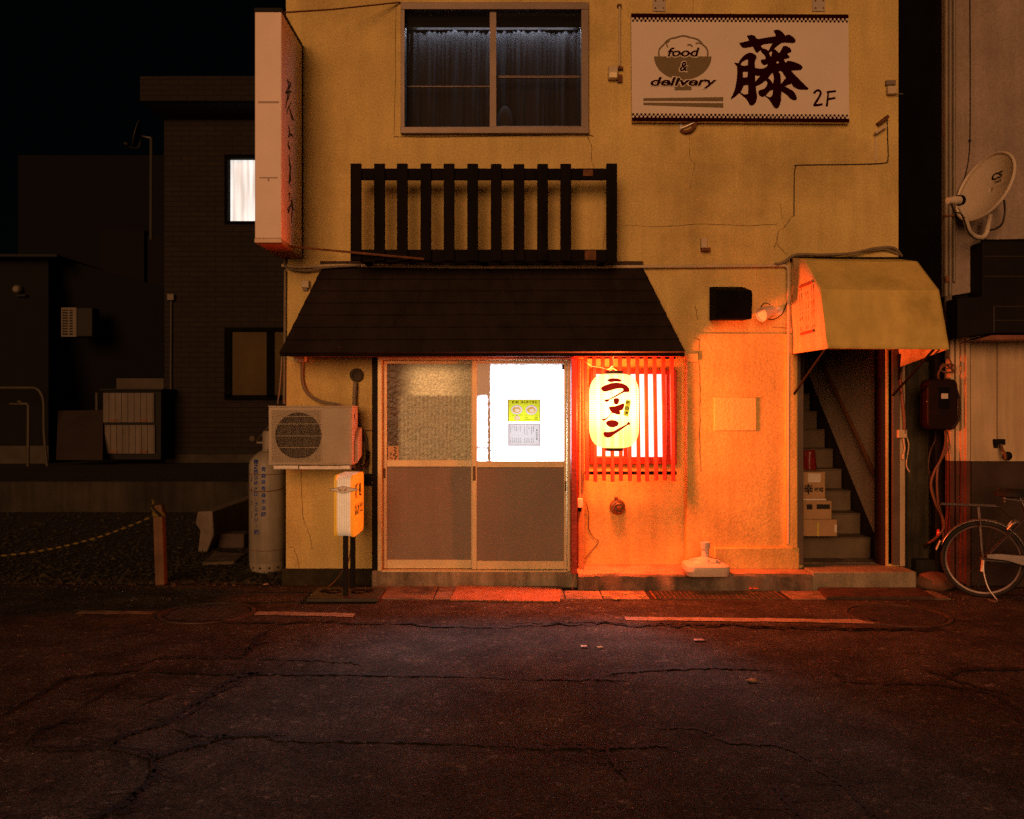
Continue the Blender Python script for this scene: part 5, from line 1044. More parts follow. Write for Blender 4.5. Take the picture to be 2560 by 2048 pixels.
for x0_, x1_, ya, yb in ((253, 260, 1045, 1305), (291, 296, 1030, 1300), (327, 333, 1020, 1295)):
    k = 9
    for i in range(k):
        if random.random() < .12: continue
        t0, t1 = i / k, (i + random.uniform(.5, .95)) / k
        ribbon(fm_, [za(x0_ + (x1_ - x0_) * t0, ya + (yb - ya) * t0), za(x0_ + (x1_ - x0_) * t1, ya + (yb - ya) * t1)], random.uniform(1.0, 2.2), fx)
part('faded_print', fm_, FADED, aw, fix=False, smooth=0)
part('support_arm', MB().tube([(AXL + .02, W - .02, 1.62), (AXL + .05, 6.92, 1.99)], .010, 8), BLACK, aw); part('support_arm', MB().tube([(AXR - .05, W - .02, 1.62), (AXR - .05, 6.92, 1.97)], .010, 8), BLACK, aw)
part('frame', MB().tube([(AXL + .02, 6.83, 1.98), (AXR - .02, 6.84, 1.97)], .011, 8).tube([(AXL + .012, 6.97, 2.41), (AXR - .012, 6.98, 2.40)], .010, 8).tube([(AXL + .012, 7.66, 2.76), (AXL + .012, 7.34, 2.69), (AXL + .012, 6.97, 2.41), (AXL + .012, 6.83, 1.98), (AXL + .012, 7.66, 1.99)], .009, 8).box(AXL, AXR, 7.67, W - .002, 2.76, 2.80), BLACK, aw)
part('hanging_bracket', MB().pb(2004, 2012, 885, 950, W - .06, W - .02).pb(2248, 2254, 885, 950, W - .06, W - .02), BLACK, aw)
single('cable_bundle', 'thick grey cable bundle lying along the top of the awning', 'cable', MB().tube(catmull([P(1935, 661, 7.66), P(1960, 655, 7.64), P(1990, 637, 7.62), P(2060, 637, 7.62), P(2130, 633, 7.62), P(2180, 622, 7.64), P(2225, 618, 7.66), P(2243, 626, 7.68), P(2254, 640, 7.72)], 7), .011, 8).tube(catmull([P(1940, 668, 7.66), P(1985, 642, 7.65), P(2080, 640, 7.65), P(2170, 628, 7.65), P(2215, 624, 7.66), P(2247, 638, 7.7)], 7), .008, 8), PVC_D)
# boxes on the stairs
def carton(name, label, px0, px1, py0, py1, Yf, dep, deco, cat='box', m=CARD):
    t_ = thing(name, label, cat, (X((px0 + px1) / 2, Yf), Yf + dep / 2, Z(py1, Yf)))
    part('carton', MB().pb(px0, px1, py0, py1, Yf, Yf + dep), m, t_, bevel=.004)
    for nm, (a, b_, c, e), mm_ in deco: part(nm, MB().pb(a, b_, c, e, Yf - .003, Yf - .0005), mm_, t_)
    return t_
YEW = mat("yellow_tape", (.5, .42, .05), .5); PAP = mat("label_paper", (.55, .5, .42), .7)
carton('cardboard_box', 'bottom cardboard box of the stack on stairs, with yellow stripe', 2008, 2093, 1299, 1341, 7.93, .28, [('tape', (2043, 2047, 1306, 1341), YEW), ('label_slip', (2086, 2092, 1312, 1331), PAP)])
tb = carton('cardboard_box', 'middle cardboard box of the stack on stairs, with two dark printed blocks', 2008, 2079, 1252, 1298.2, 7.98, .25, [('print_block', (2017, 2031, 1261, 1274), INK), ('print_block', (2042, 2075, 1261, 1273), INK)])
tb2 = carton('cardboard_box', 'top cardboard box of the stack on stairs, with pale slip and black writing', 2008, 2063, 1180, 1246.5, 7.97, .24, [('label_slip', (2020, 2052, 1184, 1206), PAP)])
bxl = MB(); fb_ = lambda x, y: Vector((X(x, 7.97), 7.9665, Z(y, 7.97)))
text_into(bxl, "辛", (2010, 2032, 1210, 1236), fb_, .05); text_into(bxl, "味噌", (2036, 2058, 1218, 1230), fb_, .03); part('lettering', bxl, INK, tb2, fix=False, smooth=0)
bxl = MB(); fb_ = lambda x, y: Vector((X(x, 7.93), 7.9265, Z(y, 7.93))); 
carton('box_flap_tray', 'flat pale carton tray wedged between the two upper boxes', 2008, 2066, 1246.8, 1251.8, 7.97, .24, [], 'tray', PAP)
rb = thing('red_bag', 'glossy red bag slumped on the stairs above the cardboard boxes', 'bag', P(2024, 1172, 8.9))
Yb_ = 8.82
rows = []
for j in range(9):
    v = j / 8; rows.append([Vector((X(2006 + 36 * (.5 + (u / 10 - .5) * (1 - .25 * v)), Yb_), Yb_ - .05 * sin(pi * u / 10) * (1 - .5 * v) + random.uniform(-.008, .008), Z(1176 - 50 * v, Yb_) + random.uniform(-.006, .006))) for u in range(11)])
o = part('bag', MB().sheet(rows), mat("red_plastic_bag", (.16, .012, .008), .35, .3, 9, spec=.3), rb, fix=False, smooth=60); md = o.modifiers.new("thickness", 'SOLIDIFY'); md.thickness = .05; md.offset = -1
# metal ramp plate in front of the stair step
single('ramp_plate', 'dark steel checker ramp plate lying in front of the stair step', 'ramp', MB().prism([Vector((X(2066, 7.06), 7.06, .004)), Vector((X(2336, 7.06), 7.06, .004)), Vector((X(2298, 7.41), 7.41, .004)), Vector((X(2046, 7.41), 7.41, .004))], (0, 0, .032)), mat("ramp_steel", (.075, .04, .03), .6, .4, 9, metal=.3), bevel=.005)
# electric meter, boards and cables in the gap
bdm = mat("weathered_board", (.06, .05, .03), .9, .5, 4, .6, 50, streak=.6, fine=.3)
gp = thing('weathered_board', 'tall mossy weathered board closing the gap beside the stairway', 'board', (X(2290, 8.0), 8.0, 0)); part('board', MB().pb(2264, 2322, 905, 1455, 8.0, 8.06), bdm, gp, bevel=.004); part('batten', MB().pb(2268, 2276, 905, 1440, 7.985, 7.998), bdm, gp); part('base_block', MB().pb(2290, 2340, 1400, 1452, 7.9, 7.998), CONC_L, gp, bevel=.01)
single('wooden_post', 'dark brown wooden post behind the electric meter', 'post', MB().box(X(2338, 7.92), X(2366, 7.92), 7.92, 8.0, 0, 3.2), mat("dark_post", (.05, .022, .014), .8, .4, 5, .4, 40, streak=.5), bevel=.006)
em_ = thing('electric_meter', 'dark red electric meter box with a glass window between the buildings', 'electric meter', P(2357, 1075, 7.6)); MY = 7.56
mb_ = MB(); pts = []
for cx2, cy2, a0 in ((2334, 966, pi), (2380, 966, 1.5 * pi), (2380, 1056, 0), (2334, 1056, .5 * pi)):
    for i in range(6): a = a0 + .5 * pi * i / 5; pts.append(Vector((X(cx2 + 15 * cos(a), MY), MY, Z(cy2 + 18 * sin(a), MY))))
part('case', mb_.prism(pts, (0, .15, 0)), mat("dark_red_case", (.013, .004, .004), .5, .3, 9, spec=.12), em_, bevel=.012)
part('window', MB().pb(2345, 2374, 968, 1022, MY - .006, MY - .001), mat("meter_glass", (.004, .0035, .0035), .4, .1, 9, spec=.1), em_, bevel=.003); part('dial', MB().pb(2354, 2370, 984, 997, MY - .011, MY - .0065), PAP, em_); part('screw', MB().lathe([(.014, 0), (.012, .012), (.001, .014)], P(2320, 1004, MY + .02), 'Y', 10), PVC, em_)
part('cable_loop', MB().tube(catmull([P(2350, 955, MY + .06), P(2346, 935, MY), P(2360, 915, MY), P(2382, 912, MY), P(2388, 925, MY), P(2370, 932, MY), P(2352, 925, MY), P(2360, 910, MY + .02), P(2385, 930, MY + .05), P(2382, 952, MY + .08)], 7), .008, 7).tube(catmull([P(2362, 953, MY + .05), P(2364, 925, MY), P(2380, 916, MY + .02), P(2366, 880, MY + .06), P(2358, 860, MY + .1)], 7), .006, 7), CABLE_R, em_)
part('side_cable', MB().tube(catmull([P(2390, 970, MY + .03), P(2398, 1000, MY), P(2398, 1040, MY), P(2385, 1066, MY), P(2345, 1072, MY + .06)], 7), .010, 7), CABLE_B, em_)
cb = thing('meter_cables', 'reddish and black cables snaking down under the electric meter to the ground', 'cable', P(2350, 1290, 7.6))
part('cable', MB().tube(catmull([P(2364, 1078, 7.66), P(2364, 1110, 7.62), P(2352, 1150, 7.58), P(2336, 1180, 7.58), P(2328, 1215, 7.58), P(2340, 1260, 7.58), P(2355, 1290, 7.6), P(2360, 1320, 7.6), P(2340, 1345, 7.62), P(2318, 1360, 7.7)], 7), .011, 8), CABLE_R, cb); part('cable', MB().tube(catmull([P(2374, 1078, 7.66), P(2370, 1120, 7.64), P(2345, 1170, 7.62), P(2345, 1250, 7.62), P(2356, 1300, 7.64), P(2362, 1400, 7.7), P(2364, 1452, 7.72)], 7), .009, 8), CABLE_R, cb); part('cable', MB().tube(catmull([P(2338, 1080, 7.7), P(2338, 1100, 7.66), P(2326, 1130, 7.66), P(2322, 1170, 7.66), P(2334, 1230, 7.66), P(2350, 1290, 7.7)], 7), .006, 8), CABLE_B, cb); part('tape_wrap', MB().tube([P(2322, 1358, 7.69), P(2312, 1366, 7.71), P(2316, 1372, 7.7)], .016, 8), BLACK, cb)
pc2 = thing('post_cables', 'pale conduit and loose wires hanging on the stairway\'s outer post', 'cable', P(2262, 1200, W)); part('cable', MB().tube(catmull([P(2262, 880, W - .03), P(2252, 935, W - .05), P(2256, 990, W - .05), P(2261, 1040, W - .05), P(2262, 1085, W - .05)], 7), .012, 8), CABLE_R, pc2); part('connector', MB().pb(2246, 2268, 1075, 1095, W - .06, W - .02), PVC, pc2, bevel=.004); part('wire', MB().tube(catmull([P(2258, 1095, W - .04), P(2262, 1120, W - .04), P(2258, 1140, W - .04)], 6), .007, 6).tube(catmull([P(2266, 1090, W - .04), P(2272, 1115, W - .04), P(2266, 1160, W - .04), P(2274, 1180, W - .04)], 6), .005, 6).lathe([(.012, 0), (.012, .04)], P(2258, 1148, W - .04), n=8), PVC, pc2)
single('stone_block', 'rounded reddish stone at the foot of the dark gap beside the bicycle', 'stone', MB().sphere(Vector((X(2335, 7.55), 7.55, .05)), .16, 10, (1.05, .8, .55)), mat("red_stone", (.16, .075, .045), .9, .3, 8, .5, 30))
# ================================================================== NEIGHBOUR BUILDING ON THE RIGHT
NB = 7.62
nbd = thing('neighbour_building', 'pinkish grey stucco building with dark lower band at the right edge', 'building', (5.5, NB, 0))
UO = 7.50
part('upper_wall', MB().prism([P(2362, -300, UO), P(2362, 742, UO), P(2452, 728, UO), P(2452, 600, UO), P(3600, 600, UO), P(3600, -300, UO)], (0, .06, 0)), GREYWALL, nbd, bevel=.006)
part('side_wall', MB().box(X(2364, UO), X(3600, UO), UO + .061, UO + 4, Z(741, UO), Z(-300, UO)), mat('gap_shade_wall', (.010, .007, .006), .9, .4, 3), nbd)  # side wall coloured near black for shade in the gap
part('lower_wall', MB().box(X(2427, NB), X(3600, NB), NB, NB + .2, Z(1153, NB), 2.4).box(X(2440, NB), X(2450, NB), NB + .2, NB + 3, 0, 2.4), TILEWALL, nbd)
part('dado', MB().box(X(2427, NB), X(3600, NB), NB - .012, NB + .19, 0, Z(1153, NB) - .001), DADO, nbd)
pl_ = MB(); 
for a, b_, yy in ((2376, 2386, NB - .01), (2390, 2402, NB - .01), (2404, 2414, NB - .05), (2415.5, 2426, NB - .09)): pl_.pb(a, b_, 842, 1153, yy, NB + .08)
part('pillar', pl_, TILEWALL, nbd, bevel=.004)
pl_ = MB()
for a, b_, yy in ((2376, 2386, NB - .01), (2390, 2402, NB - .01), (2404, 2414, NB - .05), (2415.5, 2426, NB - .09)): pl_.pb(a, b_, 1153.3, 1470, yy, NB + .08)
part('pillar_base', pl_, mat("maroon_pillar_base", (.085, .028, .018), .7, .3, 5), nbd)
CY = 7.30
sh = group_part('shop_shutter_canopy', nbd)
part('canopy_box', MB().prism([P(2394, 745, CY), P(2394, 846, CY), P(2480, 834, CY), P(2700, 832, CY), P(3500, 832, CY), P(3500, 603, CY), P(2456, 603, CY), P(2456, 742, CY)], (0, UO - CY - .003, 0)), mat("dark_metal_siding", (.009, .006, .005), .65, .3, 4, spec=.12, streak=.2), sh, bevel=.008)
lp = MB()
for py in (640, 690, 765, 800): lp.pb(2485 if py > 700 else 2460, 3400, py, py + 2, CY - .006, CY - .001)
lp.pb(2483, 2487, 765, 832, CY - .01, CY - .001)
part('siding_seam', lp, mat("siding_seam", (.03, .022, .018), .5), sh)
part('red_lit_edge', MB().prism([P(2480, 838, CY), P(3500, 836, CY), P(3500, 842, CY), P(2440, 850, CY)], (0, .25, 0)), mat("red_lit_edge", (.20, .07, .04), .6, .3, 8), sh)  # edge coloured red for the red light falling on it
part('seam_line', MB().pb(2492, 2494, 850, 1100, NB - .003, NB - .0005), mat("seam_dark", (.15, .09, .05), .8), nbd)
np_ = MB()
part('corner_pipe', MB().tube([P(2366, -100, UO - .02), P(2366, 740, UO - .02), P(2367, 770, UO + .1), P(2367, 900, 7.7)], .016, 8).tube([P(2376, -100, UO - .03), P(2376, 735, UO - .03), P(2373, 780, UO + .1), P(2372, 920, 7.7)], .014, 8).tube([P(2386, -100, UO - .02), P(2386, 705, UO - .02)], .013, 8), PVC_D, nbd)
part('pipe_clamp', MB().pb(2362, 2392, 537, 541, UO - .05, UO - .002).pb(2364, 2374, 690, 705, UO - .05, UO - .04), RUST, nbd)
single('hanging_wire', 'thin black wire drooping down the neighbour wall to the satellite dish', 'wire', MB().tube(catmull([P(2425, -20, UO - .01), P(2426, 200, UO - .01), P(2425, 350, UO - .01), P(2420, 410, UO - .01), P(2407, 460, UO - .015), P(2397, 495, UO - .03)], 7), .004, 6).sphere(P(2425, 351, UO - .015), .011, 6), CABLE_B)
tp = thing('wall_tap', 'dark wall tap with a bracket on the neighbour\'s cream wall', 'tap', P(2510, 1150, NB)); part('bracket', MB().pb(2486, 2514, 1098, 1112, NB - .03, NB - .001).pb(2486, 2496, 1112, 1120, NB - .02, NB - .001), BLACK, tp, bevel=.003); part('spout', MB().tube(catmull([P(2502, 1112, NB - .03), P(2506, 1125, NB - .06), P(2512, 1135, NB - .09), P(2514, 1148, NB - .09)], 6), .012, 8), RUST, tp); part('handle', MB().lathe([(.035, 0), (.038, .012), (.02, .018), (.001, .02)], P(2518, 1140, NB - .02), 'Y', 16), BLACK, tp)
# satellite dishes
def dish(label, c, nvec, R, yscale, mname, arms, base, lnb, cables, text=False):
    t_ = thing('satellite_dish', label, 'satellite dish', base)
    n = Vector(nvec).normalized(); u = Vector((0, 0, 1)).cross(n).normalized(); v = n.cross(u)
    vs = []; fs = []; K = 40; J = 8
    f = lambda r, a: c + (u * cos(a) * r * R * yscale + v * sin(a) * r * R) + n * (.22 * R * r * r - .22 * R)
    mb = MB(); mb.sheet([[f(max(j / J, .001), 2 * pi * k / K) for k in range(K + 1)] for j in range(J + 1)])
    mb.tube([f(1, 2 * pi * k / K) for k in range(K)], .010 * R / .28, 6, closed=True)
    o = part('reflector', mb, mname, t_, fix=False, smooth=60); md = o.modifiers.new("thickness", 'SOLIDIFY'); md.thickness = .004; md.offset = 0
    part('arm', MB().tube(catmull(arms, 6), .019 * R / .28, 10), mname, t_)
    lb_ = Vector(lnb[1]) - Vector(lnb[0])
    part('receiver', MB().tube([lnb[0], Vector(lnb[0]) + lb_ * .55], .033 * R / .28, 12).tube([Vector(lnb[0]) + lb_ * .55, lnb[1]], [.030 * R / .28, .024 * R / .28], 12), mname, t_)
    part('receiver_collar', MB().lathe([(.040 * R / .28, -.015), (.042 * R / .28, .015)], Vector(lnb[0]), n=14, M=Vector((0, 0, 1)).rotation_difference(lb_).to_matrix()), BLACK, t_)
    if cables: part('cable', cables, CABLE_B, t_)
    part('mount', MB().tube([c - n * .22 * R, c - n * .22 * R - n * .12 * R / .28, base], .020 * R / .28, 8), STEEL, t_)
    if text:
        tm = MB(); vis = c - n * .05
        def ft(x, y):
            a = u * x + v * y; r = a.length / R; return c + a + n * (.22 * R * r * r - .22 * R + .004)
        text_into(tm, "CS", (-.02, .10, -.135, -.075), lambda x, y: ft(x, -y - .0), .04); text_into(tm, "YAGI", (.015, .095, -.066, -.042), lambda x, y: ft(x, -y), .03)
        part('lettering', tm, INK, t_, fix=False, smooth=0)
DY = 7.18; dc = P(2462, 467, DY); nn_ = Vector((-.91, -.241, .336))
dish('pale satellite dish marked with two black letters on the right neighbour\'s wall', dc, nn_, .285, 1.0, mat("dish_paint", (.62, .53, .42), .5, .08, 4, spec=.3), [P(2399, 515, DY - .20), P(2411, 541, DY - .16), P(2422, 575, DY - .08), P(2430, 586, DY - .02), P(2443, 593, DY + .03), P(2457, 593, DY + .08), P(2466, 582, DY + .12), P(2471, 560, DY + .14), P(2476, 537, DY + .14)], P(2500, 500, UO), (P(2400, 501, DY - .20), P(2370, 502, DY - .27)),
     MB().tube(catmull([P(2376, 508, DY - .26), P(2382, 522, DY - .22), P(2386, 530, DY - .2), P(2400, 534, DY - .19), P(2409, 545, DY - .18), P(2420, 578, DY - .1), P(2432, 594, DY - .02), P(2444, 598, DY + .03), P(2460, 596, DY + .08), P(2475, 600, UO - .02), P(2580, 598, UO - .01)], 7), .0055, 6).tube(catmull([P(2470, 576, DY + .12), P(2490, 572, DY + .15), P(2506, 558, DY + .17), P(2512, 530, DY + .17), P(2510, 500, DY + .15)], 7), .008, 6).tube([P(2410, 544, DY - .185), P(2417, 541, DY - .15)], .004, 5), True)
# bicycle
bh = radians(23); fw = Vector((cos(bh), -sin(bh), 0)); upv = Vector((0, 0, 1)); lat = Vector((-sin(bh), -cos(bh), 0))   # lat points to the street side
b0 = Vector((X(2457, 7.17), 7.17, 0)); BR = .307
B = lambda a, h, l=0.0: b0 + fw * a + upv * h + lat * l
bk = thing('bicycle', 'city bicycle with chrome mudguards and a rear rack parked at the right edge', 'bicycle', b0)
def wheel(a):
    w_ = group_part('wheel', bk)
    cir = lambda r, l=0.0, n=56: [B(a + r * cos(2 * pi * i / n), BR + r * sin(2 * pi * i / n), l) for i in range(n)]
    part('tyre', MB().tube(cir(BR - .018), .018, 10, closed=True), RUBBER, w_)
    rim = MB(); r1, r2 = cir(BR - .034, .014), cir(BR - .047, .012); r3, r4 = cir(BR - .034, -.014), cir(BR - .047, -.012)
    n = 56
    for p, q in ((r1, r2), (r2, r4), (r4, r3)): rim.add(p + q, [(i, (i + 1) % n, (i + 1) % n + n, i + n) for i in range(n)])
    part('rim', rim, mat('dull_rim', (.13, .10, .095), .4, .3, 9, metal=.7), w_)
    part('hub', MB().tube([B(a, BR, -.05), B(a, BR, -.03), B(a, BR, .03), B(a, BR, .05)], [.012, .02, .02, .012], 12), STEEL, w_)
    sp = MB()
    for i in range(28):
        g = 2 * pi * i / 28; k = g + (.5 if i % 2 else -.5); l = .028 if (i // 2) % 2 else -.028
        sp.tube([B(a + .02 * cos(k), BR + .02 * sin(k), l), B(a + (BR - .05) * cos(g), BR + (BR - .05) * sin(g), 0)], .0012, 4, cap=False)
    part('spokes', sp, CHROME, w_)
    return w_
wheel(0); wheel(1.08)
def guard(a, g0, g1, nm):
    rows = []
    for i in range(29):
        g = g0 + (g1 - g0) * i / 28; r = BR + .016
        rows.append([B(a + (r - .012 * abs(l) / .026) * cos(g), BR + (r - .012 * abs(l) / .026) * sin(g), l) for l in (-.028, -.018, 0, .018, .028)])
    o = part('mudguard', MB().sheet(rows), mat('mudguard_silver', (.36, .33, .32), .3, .2, 9, metal=.8), bk, fix=False, smooth=60); md = o.modifiers.new("thickness", 'SOLIDIFY'); md.thickness = .002
guard(0, -.1, radians(162), 'r'); guard(1.08, .2, radians(170), 'f')
part('reflector', MB().lathe([(.030, 0), (.030, .012), (.022, .018), (.001, .018)], B(-.315, .50, 0), n=16, M=Vector((0, 0, 1)).rotation_difference(-fw + upv * .1).to_matrix()), mat("red_reflector", (.65, .05, .02), .2, .1, 9, spec=.6), bk)
gg = radians(160); part('mudguard_flap', MB().box(-.028, .028, -.004, .004, -.06, .02, Matrix.Translation(B((BR + .028) * cos(gg), BR + (BR + .028) * sin(gg), 0)) @ Matrix(((lat.x, fw.x, 0, 0), (lat.y, fw.y, 0, 0), (0, 0, 1, 0), (0, 0, 0, 1))) @ Matrix.Rotation(radians(-22), 4, 'X')), mat("white_flap", (.6, .5, .4), .5), bk)
rk = MB()
for l in (-.06, 0, .06): rk.tube([B(-.30, .735, l), B(.10, .735, l)], .006, 8)
rk.tube([B(-.30, .735, -.06), B(-.315, .735, -.03), B(-.315, .735, .03), B(-.30, .735, .06)], .006, 8).tube([B(.10, .735, -.06), B(.10, .735, .06)], .006, 8).tube([B(-.12, .735, -.06), B(-.12, .735, .06)], .005, 6)
for l in (-.07, .07): rk.tube([B(-.03, .73, l), B(.0, BR, l * .8)], .006, 8).tube([B(.10, .735, l * .85), B(.22, .62, l * .4)], .005, 8)
part('rear_rack', rk, CHROME, bk)
FRM = mat("dark_bike_frame", (.05, .045, .05), .3, .2, 9, metal=.3, spec=.6)
fm2 = MB(); bb_ = (.47, .29); stt = (.30, .72); hd = (.86, .74)
fm2.tube([B(*bb_), B(*stt)], .016, 10).tube([B(bb_[0], bb_[1] + .02), B(.62, .38), B(hd[0] - .02, hd[1] - .12)], .018, 10).tube([B(.34, .60), B(.55, .52), B(hd[0], hd[1] - .05)], .013, 10).tube([B(hd[0] - .03, hd[1] + .06), B(hd[0] + .03, hd[1] - .14)], .019, 12)
for l in (-.055, .055): fm2.tube([B(0, BR, l), B(bb_[0], bb_[1], l * .6)], .010, 8).tube([B(0, BR, l), B(.31, .66, l * .35)], .008, 8)
part('frame', fm2, FRM, bk)
fk = MB()
for l in (-.055, .055): fk.tube(catmull([B(.875, .60, l * .5), B(.93, .52, l), B(1.02, .40, l), B(1.08, BR, l)], 5), .010, 8)
part('fork', fk, CHROME, bk)
part('chain_guard', MB().prism([B(.02, BR + .055, .07), B(.10, BR + .065, .07), B(.52, BR + .055, .07), B(.56, BR + .0, .07), B(.52, BR - .055, .07), B(.40, BR - .055, .07), B(.16, BR + .01, .07), B(.02, BR + .02, .07)], lat * .02), mat("chain_guard_silver", (.20, .18, .175), .3, .15, 9, metal=.8), bk, bevel=.005)
part('saddle', MB().lathe([(.001, -.02), (.06, -.01), (.105, .0), (.11, .03), (.08, .055), (.001, .06)], B(.20, .82, 0), n=20, M=Matrix(((fw.x * 1.15, lat.x * .95, 0), (fw.y * 1.15, lat.y * .95, 0), (0, 0, 1)))).lathe([(.001, -.01), (.04, 0), (.045, .03), (.03, .045), (.001, .05)], B(.33, .82, 0), n=14, M=Matrix(((fw.x * 2.0, lat.x * .7, 0), (fw.y * 2.0, lat.y * .7, 0), (0, 0, 1)))), RUBBER, bk)
part('saddle_spring', MB().tube([B(.15, .805, .05 * cos(i) ) + upv * (-.03 + i * .0015) for i in range(20)], .004, 5).tube([B(.14, .80, -.05), B(.30, .78, -.02), B(.36, .80, 0), B(.30, .78, .02), B(.14, .80, .05)], .006, 6), STEEL, bk)
part('seat_post', MB().tube([B(.30, .71), B(.255, .815)], .012, 10).tube([B(.305, .70), B(.30, .725)], .021, 12), CHROME, bk)
part('handlebar', MB().tube([B(hd[0] - .03, hd[1] + .05), B(hd[0] - .06, hd[1] + .20)], .011, 8).tube(catmull([B(.56, .93, .27), B(.70, .95, .26), B(.80, .95, .16), B(.81, .94, 0), B(.80, .95, -.16), B(.70, .95, -.26), B(.56, .93, -.27)], 6), .011, 8), CHROME, bk)
part('crank', MB().lathe([(.085, -.004), (.085, .004)], B(bb_[0], bb_[1], .055), n=30, M=Vector((0, 0, 1)).rotation_difference(lat).to_matrix()).tube([B(bb_[0], bb_[1], .09), B(bb_[0] + .12, bb_[1] - .11, .10)], .009, 8).tube([B(bb_[0], bb_[1], -.09), B(bb_[0] - .12, bb_[1] + .11, -.10)], .009, 8), STEEL, bk)
part('pedal', MB().beam(B(bb_[0] + .12, bb_[1] - .11, .11), B(bb_[0] + .12, bb_[1] - .11, .20), .07, .022), RUBBER, bk, bevel=.004); part('pedal', MB().beam(B(bb_[0] - .12, bb_[1] + .11, -.11), B(bb_[0] - .12, bb_[1] + .11, -.20), .07, .022), RUBBER, bk, bevel=.004)
part('kickstand', MB().tube(catmull([B(0, BR, .075), B(.0, .22, .085), B(.03, .10, .10), B(.09, .012, .13), B(.065, .006, .15), B(.03, .008, .10)], 6), .007, 8).tube([B(0, BR, .06), B(-.01, .22, .07)], .016, 8), STEEL, bk)
part('lock_ring', MB().tube(catmull([B(.17, .56, .05), B(.22, .62, .06), B(.27, .60, .0), B(.22, .62, -.06), B(.17, .56, -.05)], 6), .009, 8), STEEL, bk)

# ================================================================== LEFT SIDE: THE EMPTY LOT AND WHAT STANDS BEHIND IT (far materials darkened for street light falloff)
single('retaining_wall', 'low stained concrete retaining wall across the back of the gravel lot', 'wall', MB().box(-30, -2.0, 13.15, 13.345, -.1, .445), CONC_L, bevel=.015)
cw = MB(); 
a0_, b0_ = G(494, 1380), G(531, 1380)
rows = []
single('broken_curb_wall', 'short broken concrete kerb wall running back beside the gas cylinder', 'wall', MB().prism([Vector((a0_.x, 9.48, -.02)), Vector((a0_.x + .02, 9.5, .22)), Vector((a0_.x - .02, 9.47, .30)), Vector((a0_.x, 9.48, .425)), Vector((b0_.x, 9.48, .43)), Vector((b0_.x + .01, 9.5, .18)), Vector((b0_.x - .06, 9.47, -.02))], (0, 3.66, 0)), mat("broken_concrete", (.13, .105, .085), .9, .3, 5, .6, 30, fine=.2), bevel=.012)
single('stepping_stone', 'flat pale stone slab lying on the gravel in front of the kerb wall', 'slab', MB().prism([G(505, 1416, .0), G(585, 1412, .0), G(615, 1392, .0), G(535, 1388, .0)], (0, 0, .035)), mat("slab_stone", (.12, .10, .07), .9, .3, 5, .5, 40), bevel=.01)
single('fallen_block', 'small grey concrete block behind the kerb wall near the cylinder', 'block', MB().box(X(545, 9.7), X(610, 9.7), 9.7, 9.95, 0, .16, None), mat("block_conc", (.06, .045, .04), .9, .3, 5), bevel=.015)
sk_ = thing('wooden_stake', 'leaning wooden stake at the lot edge holding a rope', 'stake', G(405, 1461)); s0 = G(404, 1462); part('stake', MB().beam(s0, P(397, 1262, s0.y + .02), .08, .08, Vector((0, 1, 0))), mat("stake_wood", (.13, .075, .04), .85, .25, 6, .3, 40, streak=.3), sk_, bevel=.008)
rp = thing('tiger_rope', 'yellow and black rope sagging from the wooden stake across the lot', 'rope', P(200, 1340, 7.8))
TR = mat("tiger_rope", (.42, .30, .04), .8, .1, 9); t = TR.node_tree; N = t.nodes; L = t.links
tc = N.new("ShaderNodeTexCoord"); wv = N.new("ShaderNodeTexWave"); wv.inputs["Scale"].default_value = 7; wv.bands_direction = 'DIAGONAL'; L.new(tc.outputs["Object"], wv.inputs[0])
cr_ = N.new("ShaderNodeMapRange"); L.new(wv.outputs["Fac"], cr_.inputs[0]); cr_.inputs[1].default_value = .4; cr_.inputs[2].default_value = .5
mx = N.new("ShaderNodeMix"); mx.data_type = 'RGBA'; mx.inputs["A"].default_value = (.015, .012, .01, 1); mx.inputs["B"].default_value = (.15, .11, .02, 1); L.new(cr_.outputs[0], mx.inputs["Factor"]); L.new(mx.outputs["Result"], N["Principled BSDF"].inputs["Base Color"])
rpts = catmull([P(395, 1285, s0.y - .04), P(330, 1313, 7.72), P(240, 1345, 7.72), P(130, 1372, 7.72), P(20, 1388, 7.72), P(-120, 1398, 7.72), P(-400, 1385, 7.72)], 8); part('rope', MB().tube(rpts, .009, 6), TR, rp)
kn = MB()
for k in range(3): kn.tube([Vector((X(397, s0.y) + .055 * cos(a), s0.y + .02 + .055 * sin(a), Z(1280 + k * 4 + 1.5 * cos(a), s0.y))) for a in [2 * pi * i / 16 for i in range(16)]], .008, 5, closed=True)
kn.tube(catmull([P(390, 1280, s0.y - .05), P(378, 1268, s0.y - .05), P(384, 1256, s0.y - .04), P(380, 1250, s0.y - .05)], 5), .007, 5)
part('knot', kn, TR, rp)
# brick house
BYD = 17.9
bh_ = thing('brick_building', 'brown brick two storey building, toned dark, with a lit upstairs window', 'building', (X(560, BYD), BYD, .44))
bx = lambda px: X(px, BYD); bz = lambda py: Z(py, BYD)
BRK = brick_mat("dimmed_brown_brick", (.0155, .011, .0082), (.011, .0079, .0057), (.0028, .002, .0016), 1.0, .34, .10, .011)  # brick darkened to stand in for street light falling off
hol = [(bx(565), bx(760), bz(556), bz(392)), (bx(565), bx(760), bz(998), bz(822))]
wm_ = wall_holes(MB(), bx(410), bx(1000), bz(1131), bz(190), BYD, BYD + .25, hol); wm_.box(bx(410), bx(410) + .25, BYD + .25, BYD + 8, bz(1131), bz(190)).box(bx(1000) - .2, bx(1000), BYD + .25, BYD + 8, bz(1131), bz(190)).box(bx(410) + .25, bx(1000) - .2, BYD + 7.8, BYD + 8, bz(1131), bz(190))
part('wall', wm_, BRK, bh_)
